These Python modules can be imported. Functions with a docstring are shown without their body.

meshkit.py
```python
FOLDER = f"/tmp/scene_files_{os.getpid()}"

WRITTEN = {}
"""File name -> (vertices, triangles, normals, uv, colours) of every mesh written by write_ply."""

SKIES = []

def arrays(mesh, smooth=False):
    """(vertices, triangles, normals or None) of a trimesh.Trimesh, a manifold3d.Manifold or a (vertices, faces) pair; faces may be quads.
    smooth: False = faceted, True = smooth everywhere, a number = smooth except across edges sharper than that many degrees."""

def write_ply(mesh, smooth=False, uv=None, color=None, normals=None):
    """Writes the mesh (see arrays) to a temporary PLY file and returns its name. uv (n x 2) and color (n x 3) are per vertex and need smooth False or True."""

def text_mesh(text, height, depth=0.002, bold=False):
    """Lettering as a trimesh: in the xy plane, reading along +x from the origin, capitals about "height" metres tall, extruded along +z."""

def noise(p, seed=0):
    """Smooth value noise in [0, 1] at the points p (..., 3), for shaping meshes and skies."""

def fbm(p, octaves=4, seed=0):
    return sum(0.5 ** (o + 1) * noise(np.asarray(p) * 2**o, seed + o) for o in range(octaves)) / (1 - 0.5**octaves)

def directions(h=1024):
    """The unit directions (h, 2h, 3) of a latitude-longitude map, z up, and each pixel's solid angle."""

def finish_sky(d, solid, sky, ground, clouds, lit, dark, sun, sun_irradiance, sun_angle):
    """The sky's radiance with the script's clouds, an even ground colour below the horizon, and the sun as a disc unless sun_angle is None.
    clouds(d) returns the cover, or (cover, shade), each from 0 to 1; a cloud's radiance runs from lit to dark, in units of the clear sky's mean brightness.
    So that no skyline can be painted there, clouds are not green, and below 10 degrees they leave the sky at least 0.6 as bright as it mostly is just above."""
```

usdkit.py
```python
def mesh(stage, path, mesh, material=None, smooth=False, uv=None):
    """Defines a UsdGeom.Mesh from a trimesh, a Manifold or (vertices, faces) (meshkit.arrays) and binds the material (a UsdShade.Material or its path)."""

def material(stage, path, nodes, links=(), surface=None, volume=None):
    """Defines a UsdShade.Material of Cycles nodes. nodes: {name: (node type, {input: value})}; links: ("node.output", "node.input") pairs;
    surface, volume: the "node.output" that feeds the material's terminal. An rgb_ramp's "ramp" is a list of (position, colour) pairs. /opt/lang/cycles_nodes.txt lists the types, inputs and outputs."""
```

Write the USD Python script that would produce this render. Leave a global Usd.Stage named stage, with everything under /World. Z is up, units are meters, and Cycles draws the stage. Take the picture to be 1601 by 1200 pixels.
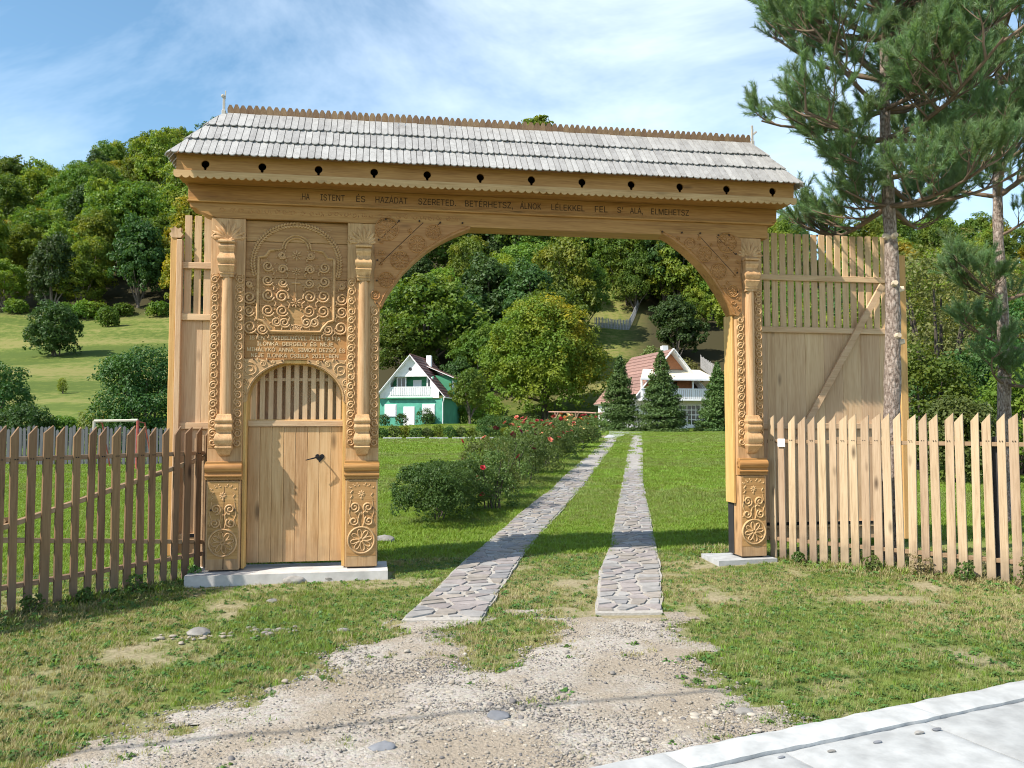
import math, random
import numpy as np, trimesh, usdkit, meshkit
from pxr import Usd, UsdGeom, UsdLux, UsdShade, Sdf, Gf, Vt
from shapely.geometry import Polygon, Point, LineString, MultiPolygon, box as sbox
from shapely.ops import unary_union
from shapely import affinity

stage = Usd.Stage.CreateInMemory()
UsdGeom.SetStageUpAxis(stage, UsdGeom.Tokens.z)
UsdGeom.SetStageMetersPerUnit(stage, 1.0)
UsdGeom.Xform.Define(stage, '/World')
UsdGeom.Scope.Define(stage, '/World/Looks')
T = Sdf.ValueTypeNames

# ------------------------------------------------------------------ camera, sky, sun
FPX = 1300.0; EYE = 1.6; PITCH = math.atan(67 / FPX)
cam = UsdGeom.Camera.Define(stage, '/World/camera')
cam.AddTranslateOp().Set(Gf.Vec3d(0, 0, EYE))
cam.AddRotateXOp().Set(90 + math.degrees(PITCH))
cam.CreateHorizontalApertureAttr(36.0); cam.CreateVerticalApertureAttr(27.0)
cam.CreateFocalLengthAttr(36.0 * FPX / 1601.0)
cam.CreateClippingRangeAttr(Gf.Vec2f(0.05, 3000))
cam.CreateExposureAttr(0.76)
GATE_YAW = math.radians(9.128)
SUN_EL = math.radians(46.0)
_u = np.array([math.cos(GATE_YAW), math.sin(GATE_YAW)]); _n = np.array([_u[1], -_u[0]])
_s = -0.925 * _u + 0.38 * _n; _s /= np.linalg.norm(_s)
SUN = np.array([_s[0] * math.cos(SUN_EL), _s[1] * math.cos(SUN_EL), math.sin(SUN_EL)])
sun = UsdLux.DistantLight.Define(stage, '/World/sun')
sun.CreateIntensityAttr(1.25); sun.CreateAngleAttr(0.53); sun.CreateColorAttr(Gf.Vec3f(1.0, 0.94, 0.84)); sun.CreateNormalizeAttr(True)
z = Gf.Vec3d(*map(float, SUN)); x = Gf.Cross(Gf.Vec3d(0, 0, 1), z).GetNormalized(); y = Gf.Cross(z, x)
sun.AddTransformOp().Set(Gf.Matrix4d(x[0], x[1], x[2], 0, y[0], y[1], y[2], 0, z[0], z[1], z[2], 0, 0, 0, 0, 1))
SKY_STRENGTH = 0.078
sky_m = usdkit.material(stage, '/World/Looks/sky_air', {
    'sky': ('sky_texture', {'sky_type': 'single_scattering', 'sun_disc': False, 'sun_elevation': SUN_EL, 'sun_rotation': math.atan2(SUN[0], SUN[1]), 'altitude': 600.0, 'air_density': 1.0, 'aerosol_density': 0.9, 'ozone_density': 1.6}),
    'tc': ('texture_coordinate', {}),
    'mp': ('mapping', {'rotation': (0.0, 0.25, 0.5), 'scale': (1.3, 2.2, 3.0)}),
    'n1': ('noise_texture', {'scale': 1.15, 'detail': 9.0, 'roughness': 0.6, 'distortion': 0.5}),
    'n2': ('noise_texture', {'scale': 0.75, 'detail': 2.0, 'roughness': 0.5}),
    'mul': ('math', {'math_type': 'multiply'}),
    'mr': ('map_range', {'from_min': 0.22, 'from_max': 0.46, 'to_min': 0.0, 'to_max': 0.55, 'clamp': True}),
    'mix': ('mix', {'color2': (15.0, 16.0, 17.0)}), 'sat': ('hsv', {'hue': 0.486, 'saturation': 1.08, 'value': 1.68}),
    'bg': ('background_shader', {'strength': SKY_STRENGTH})},
    [('tc.generated', 'mp.vector'), ('mp.vector', 'n1.vector'), ('tc.generated', 'n2.vector'), ('n1.fac', 'mul.value1'), ('n2.fac', 'mul.value2'), ('mul.value', 'mr.value'), ('mr.result', 'mix.fac'), ('sky.color', 'sat.color'), ('sat.color', 'mix.color1'), ('mix.color', 'bg.color')],
    surface='bg.background')
dome = UsdLux.DomeLight.Define(stage, '/World/sky')
UsdShade.MaterialBindingAPI.Apply(dome.GetPrim()).Bind(sky_m)
dome.GetPrim().SetCustomDataByKey('kind', 'structure')

# ------------------------------------------------------------------ helpers
_count = {}
def numbered(parent, name):
    k = (parent, name); n = _count.get(k, 0); _count[k] = n + 1
    return f'{parent}/{name}' if n == 0 else f'{parent}/{name}_{n:03d}'
def tag(prim, label=None, cat=None, group=None, kind=None):
    prim = prim.GetPrim() if hasattr(prim, 'GetPrim') else prim
    for k, v in (('label', label), ('category', cat), ('group', group), ('kind', kind)):
        if v: prim.SetCustomDataByKey(k, v)
    return prim
def path_of(parent): return '/World' if parent is None else str(parent.GetPath())
def thing(name, label, cat, loc=(0, 0, 0), rotz=0.0, scale=None, group=None, kind=None):
    xf = UsdGeom.Xform.Define(stage, numbered('/World', name))
    xf.AddTranslateOp().Set(Gf.Vec3d(*map(float, loc))); xf.AddRotateZOp().Set(float(rotz))
    sc = (1, 1, 1) if scale is None else ((scale,) * 3 if np.ndim(scale) == 0 else scale)
    xf.AddScaleOp().Set(Gf.Vec3f(*map(float, sc)))
    return tag(xf, label, cat, group, kind)
def copy_of(src, loc, rotz=0.0, scale=None, label=None, group=None):
    was = src.GetCustomData()
    r = thing(src.GetName().rstrip('0123456789').rstrip('_'), label or was['label'], was['category'], loc, rotz, scale, group or was.get('group'))
    r.GetReferences().AddInternalReference(src.GetPath()); r.SetInstanceable(True)
    return r
def obj(name, mesh, mat, parent=None, label=None, smooth=False, cat=None, group=None, kind=None):
    if isinstance(mesh, (list,)): mesh = join(mesh)
    m = usdkit.mesh(stage, numbered(path_of(parent), name), mesh, mat, smooth)
    return tag(m, label, cat, group, kind)
def join(ms):
    vs, fs, o = [], [], 0
    for m in ms:
        v, f = (m.vertices, m.faces) if hasattr(m, 'vertices') else m
        vs.append(np.asarray(v, float)); fs.append(np.asarray(f) + o); o += len(v)
    return (np.vstack(vs), np.vstack(fs))
def moved(m, off=(0, 0, 0), rz=0.0, ry=0.0, rx=0.0):
    v, f = (m.vertices, m.faces) if hasattr(m, 'vertices') else m
    R = trimesh.transformations.euler_matrix(rx, ry, rz)[:3, :3]
    return (np.asarray(v) @ R.T + np.asarray(off, float), f)
_cv = np.array([[sx, sy, sz] for sx in (-1, 1) for sy in (-1, 1) for sz in (-1, 1)], float)
def _cbv(c=(1, 1, 1), h=(5, 5, 5)):
    out = []
    for s in _cv:
        for k in range(3):
            p = s * np.array(h, float); q = p - s * np.array(c, float); q[k] = p[k]; out.append(q)
    return np.array(out)
_cbf = trimesh.convex.convex_hull(_cbv()); 
def _cb_faces():
    base = _cbv(); hull = trimesh.convex.convex_hull(base)
    idx = [int(np.argmin(np.linalg.norm(base - v, axis=1))) for v in hull.vertices]
    return np.array(idx)[hull.faces]
_CBF = _cb_faces()
def cbox(x0, x1, y0, y1, z0, z1, c=0.004):
    h = np.array([x1 - x0, y1 - y0, z1 - z0]) / 2; c = np.minimum(c, h * 0.45)
    return (_cbv(c, h) + np.array([x0 + x1, y0 + y1, z0 + z1]) / 2, _CBF)
def prism(poly, y0, y1):
    """polygon in (x, z), extruded along y from y0 to y1"""
    polys = list(poly.geoms) if hasattr(poly, 'geoms') else [poly]
    out = []
    for p in polys:
        if p.area < 1e-7: continue
        m = trimesh.creation.extrude_polygon(p, y1 - y0, engine='earcut')
        v = m.vertices; out.append((np.c_[v[:, 0], v[:, 2] + y0, v[:, 1]], m.faces[:, ::-1]))
    return join(out)
def slab(poly, z0, z1):
    polys = list(poly.geoms) if hasattr(poly, 'geoms') else [poly]
    out = []
    for p in polys:
        m = trimesh.creation.extrude_polygon(p, z1 - z0, engine='earcut'); v = m.vertices.copy(); v[:, 2] += z0; out.append((v, m.faces))
    return join(out)
def beam(a, b, w, d, up=(0, 0, 1), c=0.003):
    """box from a to b: width w across, depth d"""
    a, b = np.array(a, float), np.array(b, float); t = b - a; L = np.linalg.norm(t); t /= L
    s = np.cross(np.array(up, float), t); s /= np.linalg.norm(s); n = np.cross(t, s)
    v, f = cbox(-w / 2, w / 2, -d / 2, d / 2, 0, L, c)
    return (a + v[:, :1] * s + v[:, 1:2] * n + v[:, 2:3] * t, f)
def tube(pts, rad, n=8, caps=True):
    pts = np.array(pts, float); rad = np.broadcast_to(np.asarray(rad, float), len(pts))
    t = np.gradient(pts, axis=0); t /= np.linalg.norm(t, axis=1, keepdims=True) + 1e-12
    ref = np.array([0.31, 0.17, 0.93]); ref = ref if abs(t[0] @ ref) < 0.95 else np.array([1.0, 0, 0])
    a = np.cross(t, ref); a /= np.linalg.norm(a, axis=1, keepdims=True) + 1e-12; b = np.cross(t, a)
    ang = np.arange(n) / n * 2 * np.pi
    v = (pts[:, None] + rad[:, None, None] * (np.cos(ang)[None, :, None] * a[:, None] + np.sin(ang)[None, :, None] * b[:, None])).reshape(-1, 3)
    f = []
    for i in range(len(pts) - 1):
        for k in range(n):
            p, q, r, s = i * n + k, i * n + (k + 1) % n, (i + 1) * n + (k + 1) % n, (i + 1) * n + k
            f += [[p, s, q], [q, s, r]]
    if caps:
        v = np.vstack([v, pts[0], pts[-1]]); c0, c1 = len(v) - 2, len(v) - 1
        for k in range(n):
            f.append([c0, k, (k + 1) % n]); f.append([c1, (len(pts) - 1) * n + (k + 1) % n, (len(pts) - 1) * n + k])
    return (v, np.array(f))
def lathe(profile, n=24, a0=0.0, a1=2 * math.pi):
    """profile: (r, z) pairs, around z"""
    prof = np.array(profile, float); full = abs(a1 - a0 - 2 * math.pi) < 1e-6
    ang = a0 + (a1 - a0) * np.arange(n + (0 if full else 1)) / n; m = len(ang)
    v = np.array([[r * math.cos(a), r * math.sin(a), zz] for r, zz in prof for a in ang]); f = []
    for i in range(len(prof) - 1):
        for k in range(m if full else m - 1):
            p, q, r, s = i * m + k, i * m + (k + 1) % m, (i + 1) * m + (k + 1) % m, (i + 1) * m + k
            f += [[p, q, s], [q, r, s]]
    return (v, np.array(f))
def ridge(pts, width, height, y0=0.0):
    """half-round relief along a curve (x, z), standing out towards -y from the plane y = y0"""
    p = np.array(pts, float); n = len(p); w = np.broadcast_to(np.asarray(width, float), n)[:, None]
    t = np.gradient(p, axis=0); t /= np.linalg.norm(t, axis=1, keepdims=True) + 1e-12; s = np.c_[-t[:, 1], t[:, 0]]
    hh = height * w / max(float(w.max()), 1e-9)
    prof = [(-0.5, 0.0), (-0.34, 0.72), (0.0, 1.0), (0.34, 0.72), (0.5, 0.0)]
    v = np.concatenate([np.c_[p + s * w * a, y0 + 0.001 - hh * b] for a, b in prof])[:, [0, 2, 1]]
    f = []
    for k in range(4):
        for i in range(n - 1):
            a, b, c, d = k * n + i, k * n + i + 1, (k + 1) * n + i + 1, (k + 1) * n + i
            f += [[a, c, b], [a, d, c]]
    return (v, np.array(f)[:, ::-1])
def spiral(cx, cz, r, turns=1.6, start=0.0, sgn=1, r0=0.18, n=None):
    n = n or int(14 * turns) + 3; k = np.linspace(0, 1, n); a = start + sgn * k * turns * 2 * np.pi; rr = r * (1 - (1 - r0) * k)
    return np.c_[cx + rr * np.cos(a), cz + rr * np.sin(a)]
def arc(cx, cz, rx, rz, a0, a1, n=20):
    a = np.radians(np.linspace(a0, a1, n)); return np.c_[cx + rx * np.cos(a), cz + rz * np.sin(a)]
def drop(cx, cz, L, w, ang, h, y0):
    """a small leaf or petal in relief"""
    k = np.linspace(0, 1, 6); d = np.array([math.cos(ang), math.sin(ang)])
    return ridge(np.array([cx, cz]) + k[:, None] * L * d, w * np.sin(np.pi * np.clip(k * 0.9 + 0.07, 0, 1)) + 0.001, h, y0)
def rnd(seed): return np.random.RandomState(seed)

# unprojection used only to place measured things on real planes
_c, _sn = math.cos(PITCH), math.sin(PITCH)
def ray(px, py):
    a = (px - 800.5) / FPX; b = -(py - 600) / FPX
    return np.array([a, _c - _sn * b, _sn + _c * b])
GATE = np.array([-3.229, 9.310, 0.0]); GU = np.array([_u[0], _u[1], 0]); GV = np.array([-_u[1], _u[0], 0])
def P(px, py, v=0.0):
    d = ray(px, py); o = np.array([0, 0, EYE]) - GATE; p = o + (v - o @ GV) / (d @ GV) * d
    return np.array([p @ GU, p[2]])

# ------------------------------------------------------------------ terrain
_PY = np.array([-60, 0, 10, 27, 35, 45, 60, 80, 88, 95, 110, 130, 160, 200, 250, 300, 400, 700.])
_b = lambda Y: -0.08 + 0.024 * np.maximum(Y - 10, 0)
_PL = np.array([-.08, -.08, -.08, .33, .95, 2.2, 4.2, 7.4, 8.6, 9.9, 13.2, 19.3, 31, 48, 68, 76, 72, 60.])
_PM = np.array([-.08, -.08, -.08, .33, .95, 2.2, 4.2, 7.4, 8.6, 9.9, 13.2, 19.3, 33, 54, 79, 88, 84, 70.])
_PC = np.array([-.08, -.08, -.08, _b(27), _b(35), _b(45), _b(60), _b(80), 1.85, 2.5, 7.0, 15.5, 30, 53, 82, 90, 86, 70.])
_PR = np.array([-.08, -.08, -.08, _b(27), _b(35), _b(45), 1.3, 4.0, 5.6, 7.4, 12.0, 19.0, 29, 41, 44, 45, 44, 40.])
def height(x, y, rough=True):
    x = np.asarray(x, float); y = np.asarray(y, float)
    px = 800 + FPX * x / np.maximum(y, 12.0)
    w = [np.interp(px, [-300, 80, 280, 400, 470], [1, 1, 0, 0, 0]), np.interp(px, [80, 280, 400, 470], [0, 1, 1, 0]), np.interp(px, [400, 470, 1150, 1300], [0, 1, 1, 0]), np.interp(px, [1150, 1300], [0, 1])]
    h = sum(wi * np.interp(y, _PY, pr) for wi, pr in zip(w, (_PL, _PM, _PC, _PR)))
    h = h + 0.013 * np.clip(x, -5, 5) * np.clip((14 - y) / 6, 0, 1)
    if rough:
        q = np.stack([x * 0.9, y * 0.9, 0 * x], -1)
        h = h + (meshkit.fbm(q, 2, 3) - 0.5) * 0.035
        sg = (x - .63) * .4 - (y - 4.2) * .9165; h = h - .22 * np.clip((sg - .3) / .3, 0, 1) * (y < 9)
        q = np.stack([x * 0.08, y * 0.08, 0 * x], -1)
        h = h + (meshkit.fbm(q, 2, 9) - 0.5) * np.clip((y - 60) / 40, 0, 1) * 2.0
    return h
def H(x, y): return float(height(np.array([x]), np.array([y]))[0])
def on_ground(px, py):
    d = ray(px, py); o = np.array([0, 0, EYE]); ts = np.geomspace(2.0, 400, 1500)
    pts = o + ts[:, None] * d; below = pts[:, 2] < height(pts[:, 0], pts[:, 1], False)
    i = int(np.argmax(below)) if below.any() else len(ts) - 1
    return pts[i, 0], pts[i, 1]
def at(px, Y):
    """the ground point under picture column px at distance Y"""
    xx = (px - 800.5) / FPX * Y
    return xx, Y, H(xx, Y)
# ------------------------------------------------------------------ materials
def M(name, nodes, links, surface='p.BSDF', volume=None):
    return usdkit.material(stage, f'/World/Looks/{name}', nodes, links, surface)
def wood(name, light, mid, dark, grain='z', rough=0.55, knots=0.5, scale=1.0, var=0.25, bump=0.25, hue=0.005, spec=0.3, dirt=0.0):
    """planed timber: fibres along the grain axis, growth bands, knots, and a tone of its own for each piece"""
    g = {'x': (1.6, 34, 34), 'y': (34, 1.6, 34), 'z': (34, 34, 1.6)}[grain]
    k = {'x': (1.4, 4.2, 4.2), 'y': (4.2, 1.4, 4.2), 'z': (4.2, 4.2, 1.4)}[grain]
    b = {'x': (0.7, 9, 9), 'y': (9, 0.7, 9), 'z': (9, 9, 0.7)}[grain]
    nodes = {'tc': ('texture_coordinate', {}), 'oi': ('object_info', {}),
        'rs': ('math', {'math_type': 'multiply', 'value2': 37.0}), 'ro': ('combine_xyz', {}),
        'ad': ('vector_math', {'math_type': 'add'}),
        'm1': ('mapping', {'scale': tuple(scale * q for q in g)}), 'm2': ('mapping', {'scale': tuple(scale * q for q in k)}), 'm3': ('mapping', {'scale': tuple(scale * q for q in b)}),
        'n1': ('noise_texture', {'scale': 2.6, 'detail': 5.0, 'roughness': 0.62, 'distortion': 0.3}),
        'n2': ('noise_texture', {'scale': 1.0, 'detail': 3.0, 'roughness': 0.5, 'distortion': 1.2}),
        'v': ('voronoi_texture', {'scale': 1.0, 'randomness': 1.0}), 'vn': ('noise_texture', {'scale': 9.0, 'detail': 2.0}),
        'mx': ('math', {'math_type': 'multiply_add', 'value2': 0.55, 'value3': -0.02}), 'ms': ('math', {'math_type': 'multiply_add', 'value2': 0.45}),
        'r': ('rgb_ramp', {'ramp': [(0.27, dark), (0.46, mid), (0.66, light)]}),
        'kr': ('map_range', {'from_min': 0.05, 'from_max': 0.15, 'to_min': knots, 'to_max': 0.0, 'clamp': True}),
        'kx': ('mix', {'color2': tuple(0.32 * q for q in dark)}),
        'vr': ('map_range', {'from_min': 0.0, 'from_max': 1.0, 'to_min': 1.0 - var, 'to_max': 1.0 + var * 0.6}),
        'hr': ('map_range', {'from_min': 0.0, 'from_max': 1.0, 'to_min': 0.5 - hue, 'to_max': 0.5 + hue}),
        'sz': ('separate_xyz', {}), 'dn': ('noise_texture', {'scale': 7.0, 'detail': 4.0}), 'dz': ('math', {'math_type': 'multiply_add', 'value2': -0.5}), 'dr': ('map_range', {'from_min': -0.24, 'from_max': 0.16, 'to_min': dirt, 'to_max': 0.0, 'clamp': True}), 'dx': ('mix', {'color2': (.11, .085, .06)}),
        'hs': ('hsv', {}), 'bp': ('bump', {'strength': bump, 'distance': 0.004}),
        'p': ('principled_bsdf', {'roughness': rough, 'specular_ior_level': spec})}
    links = [('oi.random', 'rs.value1'), ('rs.value', 'ro.x'), ('rs.value', 'ro.y'), ('rs.value', 'ro.z'), ('tc.object', 'ad.vector1'), ('ro.vector', 'ad.vector2'),
        ('ad.vector', 'm1.vector'), ('ad.vector', 'm2.vector'), ('ad.vector', 'm3.vector'), ('m1.vector', 'n1.vector'), ('m3.vector', 'n2.vector'), ('m2.vector', 'v.vector'),
        ('n1.fac', 'mx.value1'), ('n2.fac', 'ms.value1'), ('mx.value', 'ms.value3'), ('ms.value', 'r.fac'), ('v.distance', 'kr.value'), ('r.color', 'kx.color1'), ('kr.result', 'kx.fac'),
        ('oi.random', 'vr.value'), ('oi.random', 'hr.value'), ('tc.object', 'sz.vector'), ('tc.object', 'dn.vector'), ('dn.fac', 'dz.value1'), ('sz.z', 'dz.value3'), ('dz.value', 'dr.value'), ('kx.color', 'dx.color1'), ('dr.result', 'dx.fac'), ('dx.color', 'hs.color'), ('vr.result', 'hs.value'), ('hr.result', 'hs.hue'), ('hs.color', 'p.base_color'),
        ('n1.fac', 'bp.height'), ('bp.normal', 'p.normal')]
    return M(name, nodes, links)
def plain(name, col, rough=0.6, var=0.08, scale=6.0, bump=0.0, metallic=0.0, spec=0.4, hue=0.0):
    nodes = {'tc': ('texture_coordinate', {}), 'oi': ('object_info', {}), 'n': ('noise_texture', {'scale': scale, 'detail': 5.0, 'roughness': 0.6}),
        'r': ('rgb_ramp', {'ramp': [(0.25, tuple(c * (1 - 2.2 * var) for c in col)), (0.75, tuple(c * (1 + 1.4 * var) for c in col))]}),
        'vr': ('map_range', {'to_min': 1 - var, 'to_max': 1 + var}), 'hr': ('map_range', {'to_min': 0.5 - hue, 'to_max': 0.5 + hue}), 'hs': ('hsv', {}),
        'bp': ('bump', {'strength': bump, 'distance': 0.01}), 'p': ('principled_bsdf', {'roughness': rough, 'metallic': metallic, 'specular_ior_level': spec})}
    return M(name, nodes, [('tc.object', 'n.vector'), ('n.fac', 'r.fac'), ('r.color', 'hs.color'), ('oi.random', 'vr.value'), ('vr.result', 'hs.value'), ('oi.random', 'hr.value'), ('hr.result', 'hs.hue'), ('hs.color', 'p.base_color'), ('n.fac', 'bp.height'), ('bp.normal', 'p.normal')])
def leafy(name, a, b, trans=0.3, hue=0.02, var=0.3, patch=0.0, rough=0.5, spec=0.25):
    """leaves: a tone for each leaf between a and b, a tone for each tree, light passing through"""
    nodes = {'g': ('geometry', {}), 'oi': ('object_info', {}), 'pn': ('noise_texture', {'scale': 0.35, 'detail': 3.0}),
        'mx': ('mix', {'color1': a, 'color2': b}), 'px': ('mix', {'color2': tuple(0.5 * (q + w) * f for q, w, f in zip(a, b, (1.5, 1.15, 0.8)))}), 'pr': ('map_range', {'from_min': 0.45, 'from_max': 0.62, 'to_min': 0.0, 'to_max': patch, 'clamp': True}),
        'vr': ('map_range', {'to_min': 1 - var, 'to_max': 1 + var}), 'hr': ('map_range', {'to_min': 0.5 - hue, 'to_max': 0.5 + hue}), 'hs': ('hsv', {}),
        'tg': ('mix', {'mix_type': 'multiply', 'fac': 1.0, 'color2': (1.15, 1.1, 0.45)}),
        'p': ('principled_bsdf', {'roughness': rough, 'specular_ior_level': spec}), 't': ('translucent_bsdf', {}), 'm': ('mix_closure', {'fac': trans})}
    return M(name, nodes, [('g.random_per_island', 'mx.fac'), ('g.position', 'pn.vector'), ('pn.fac', 'pr.value'), ('pr.result', 'px.fac'), ('mx.color', 'px.color1'), ('px.color', 'hs.color'),
        ('oi.random', 'vr.value'), ('vr.result', 'hs.value'), ('oi.random', 'hr.value'), ('hr.result', 'hs.hue'), ('hs.color', 'p.base_color'), ('hs.color', 'tg.color1'), ('tg.color', 't.color'),
        ('p.BSDF', 'm.closure1'), ('t.BSDF', 'm.closure2')], surface='m.closure')

honey = ((.56, .37, .195), (.45, .27, .126), (.27, .14, .052))
W_POST = wood('larch_upright', *honey, grain='z', knots=0.5, var=0.06, dirt=.45)
W_BEAM = wood('larch_beam', (.45, .24, .088), (.34, .166, .053), (.19, .08, .022), grain='x', knots=0.6, var=0.06)
W_PANEL = wood('larch_panel', (.54, .355, .185), (.43, .262, .122), (.27, .145, .055), grain='x', knots=0.3, var=0.08)
W_GROUND = wood('carved_ground', (.46, .27, .115), (.36, .195, .072), (.20, .095, .03), grain='x', knots=0.25, var=0.07)
W_PLANK = wood('larch_plank', (.56, .365, .20), (.45, .265, .128), (.27, .135, .05), grain='z', knots=0.7, var=0.13, scale=0.8, dirt=.4)
W_LEAF = wood('leaf_slat_wood', (.61, .44, .275), (.52, .345, .20), (.36, .21, .105), grain='z', knots=0.6, var=0.12)
W_LEAFX = wood('leaf_rail_wood', (.61, .44, .275), (.52, .345, .20), (.36, .21, .105), grain='x', knots=0.6, var=0.10)
W_STILE = wood('stile_wood', (.62, .40, .16), (.52, .31, .11), (.38, .2, .06), grain='z', knots=0.3, var=0.08)
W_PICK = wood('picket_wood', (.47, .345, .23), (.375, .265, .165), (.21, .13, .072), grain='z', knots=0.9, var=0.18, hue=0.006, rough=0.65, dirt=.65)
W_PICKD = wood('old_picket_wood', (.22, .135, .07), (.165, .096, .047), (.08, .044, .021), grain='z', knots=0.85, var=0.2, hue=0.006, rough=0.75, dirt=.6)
W_RAIL = wood('fence_rail_wood', (.30, .20, .125), (.22, .14, .08), (.13, .075, .04), grain='x', knots=0.7, var=0.15, rough=0.7)
W_GREY = wood('grey_fence_wood', (.13, .135, .14), (.10, .103, .108), (.06, .06, .065), grain='z', knots=0.3, var=0.3, rough=0.8)
W_SHING = wood('weathered_shingle', (.38, .372, .362), (.30, .292, .284), (.165, .157, .15), grain='y', knots=0.15, var=0.16, rough=0.7, bump=0.35, hue=0.01)
W_CREST = wood('crest_shingle', (.40, .25, .15), (.30, .17, .095), (.18, .10, .05), grain='z', knots=0.3, var=0.2, rough=0.75)
W_WHITE = wood('bleached_wood', (.46, .43, .39), (.38, .35, .31), (.26, .23, .20), grain='z', knots=0.2, var=0.06, rough=0.7)
CHAR = plain('burnt_lettering', (.055, .028, .014), 0.8, 0.1)
CARVE = plain('cut_lettering', (.66, .49, .29), 0.7, 0.08)
CRACKM = plain('drying_crack', (.06, .03, .015), 0.9, 0.1)
IRON = plain('black_iron', (.018, .018, .02), 0.45, 0.2, metallic=0.6)
STEEL = plain('dark_painted_steel', (.03, .027, .028), 0.5, 0.15)
PLATE = plain('white_enamel', (.78, .78, .80), 0.35, 0.02)
CONC = plain('plinth_concrete', (.44, .42, .40), 0.85, 0.13, 5.0, 0.35)
CONCW = plain('pale_concrete', (.36, .365, .36), 0.9, 0.14, 6.0, 0.6)

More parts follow.
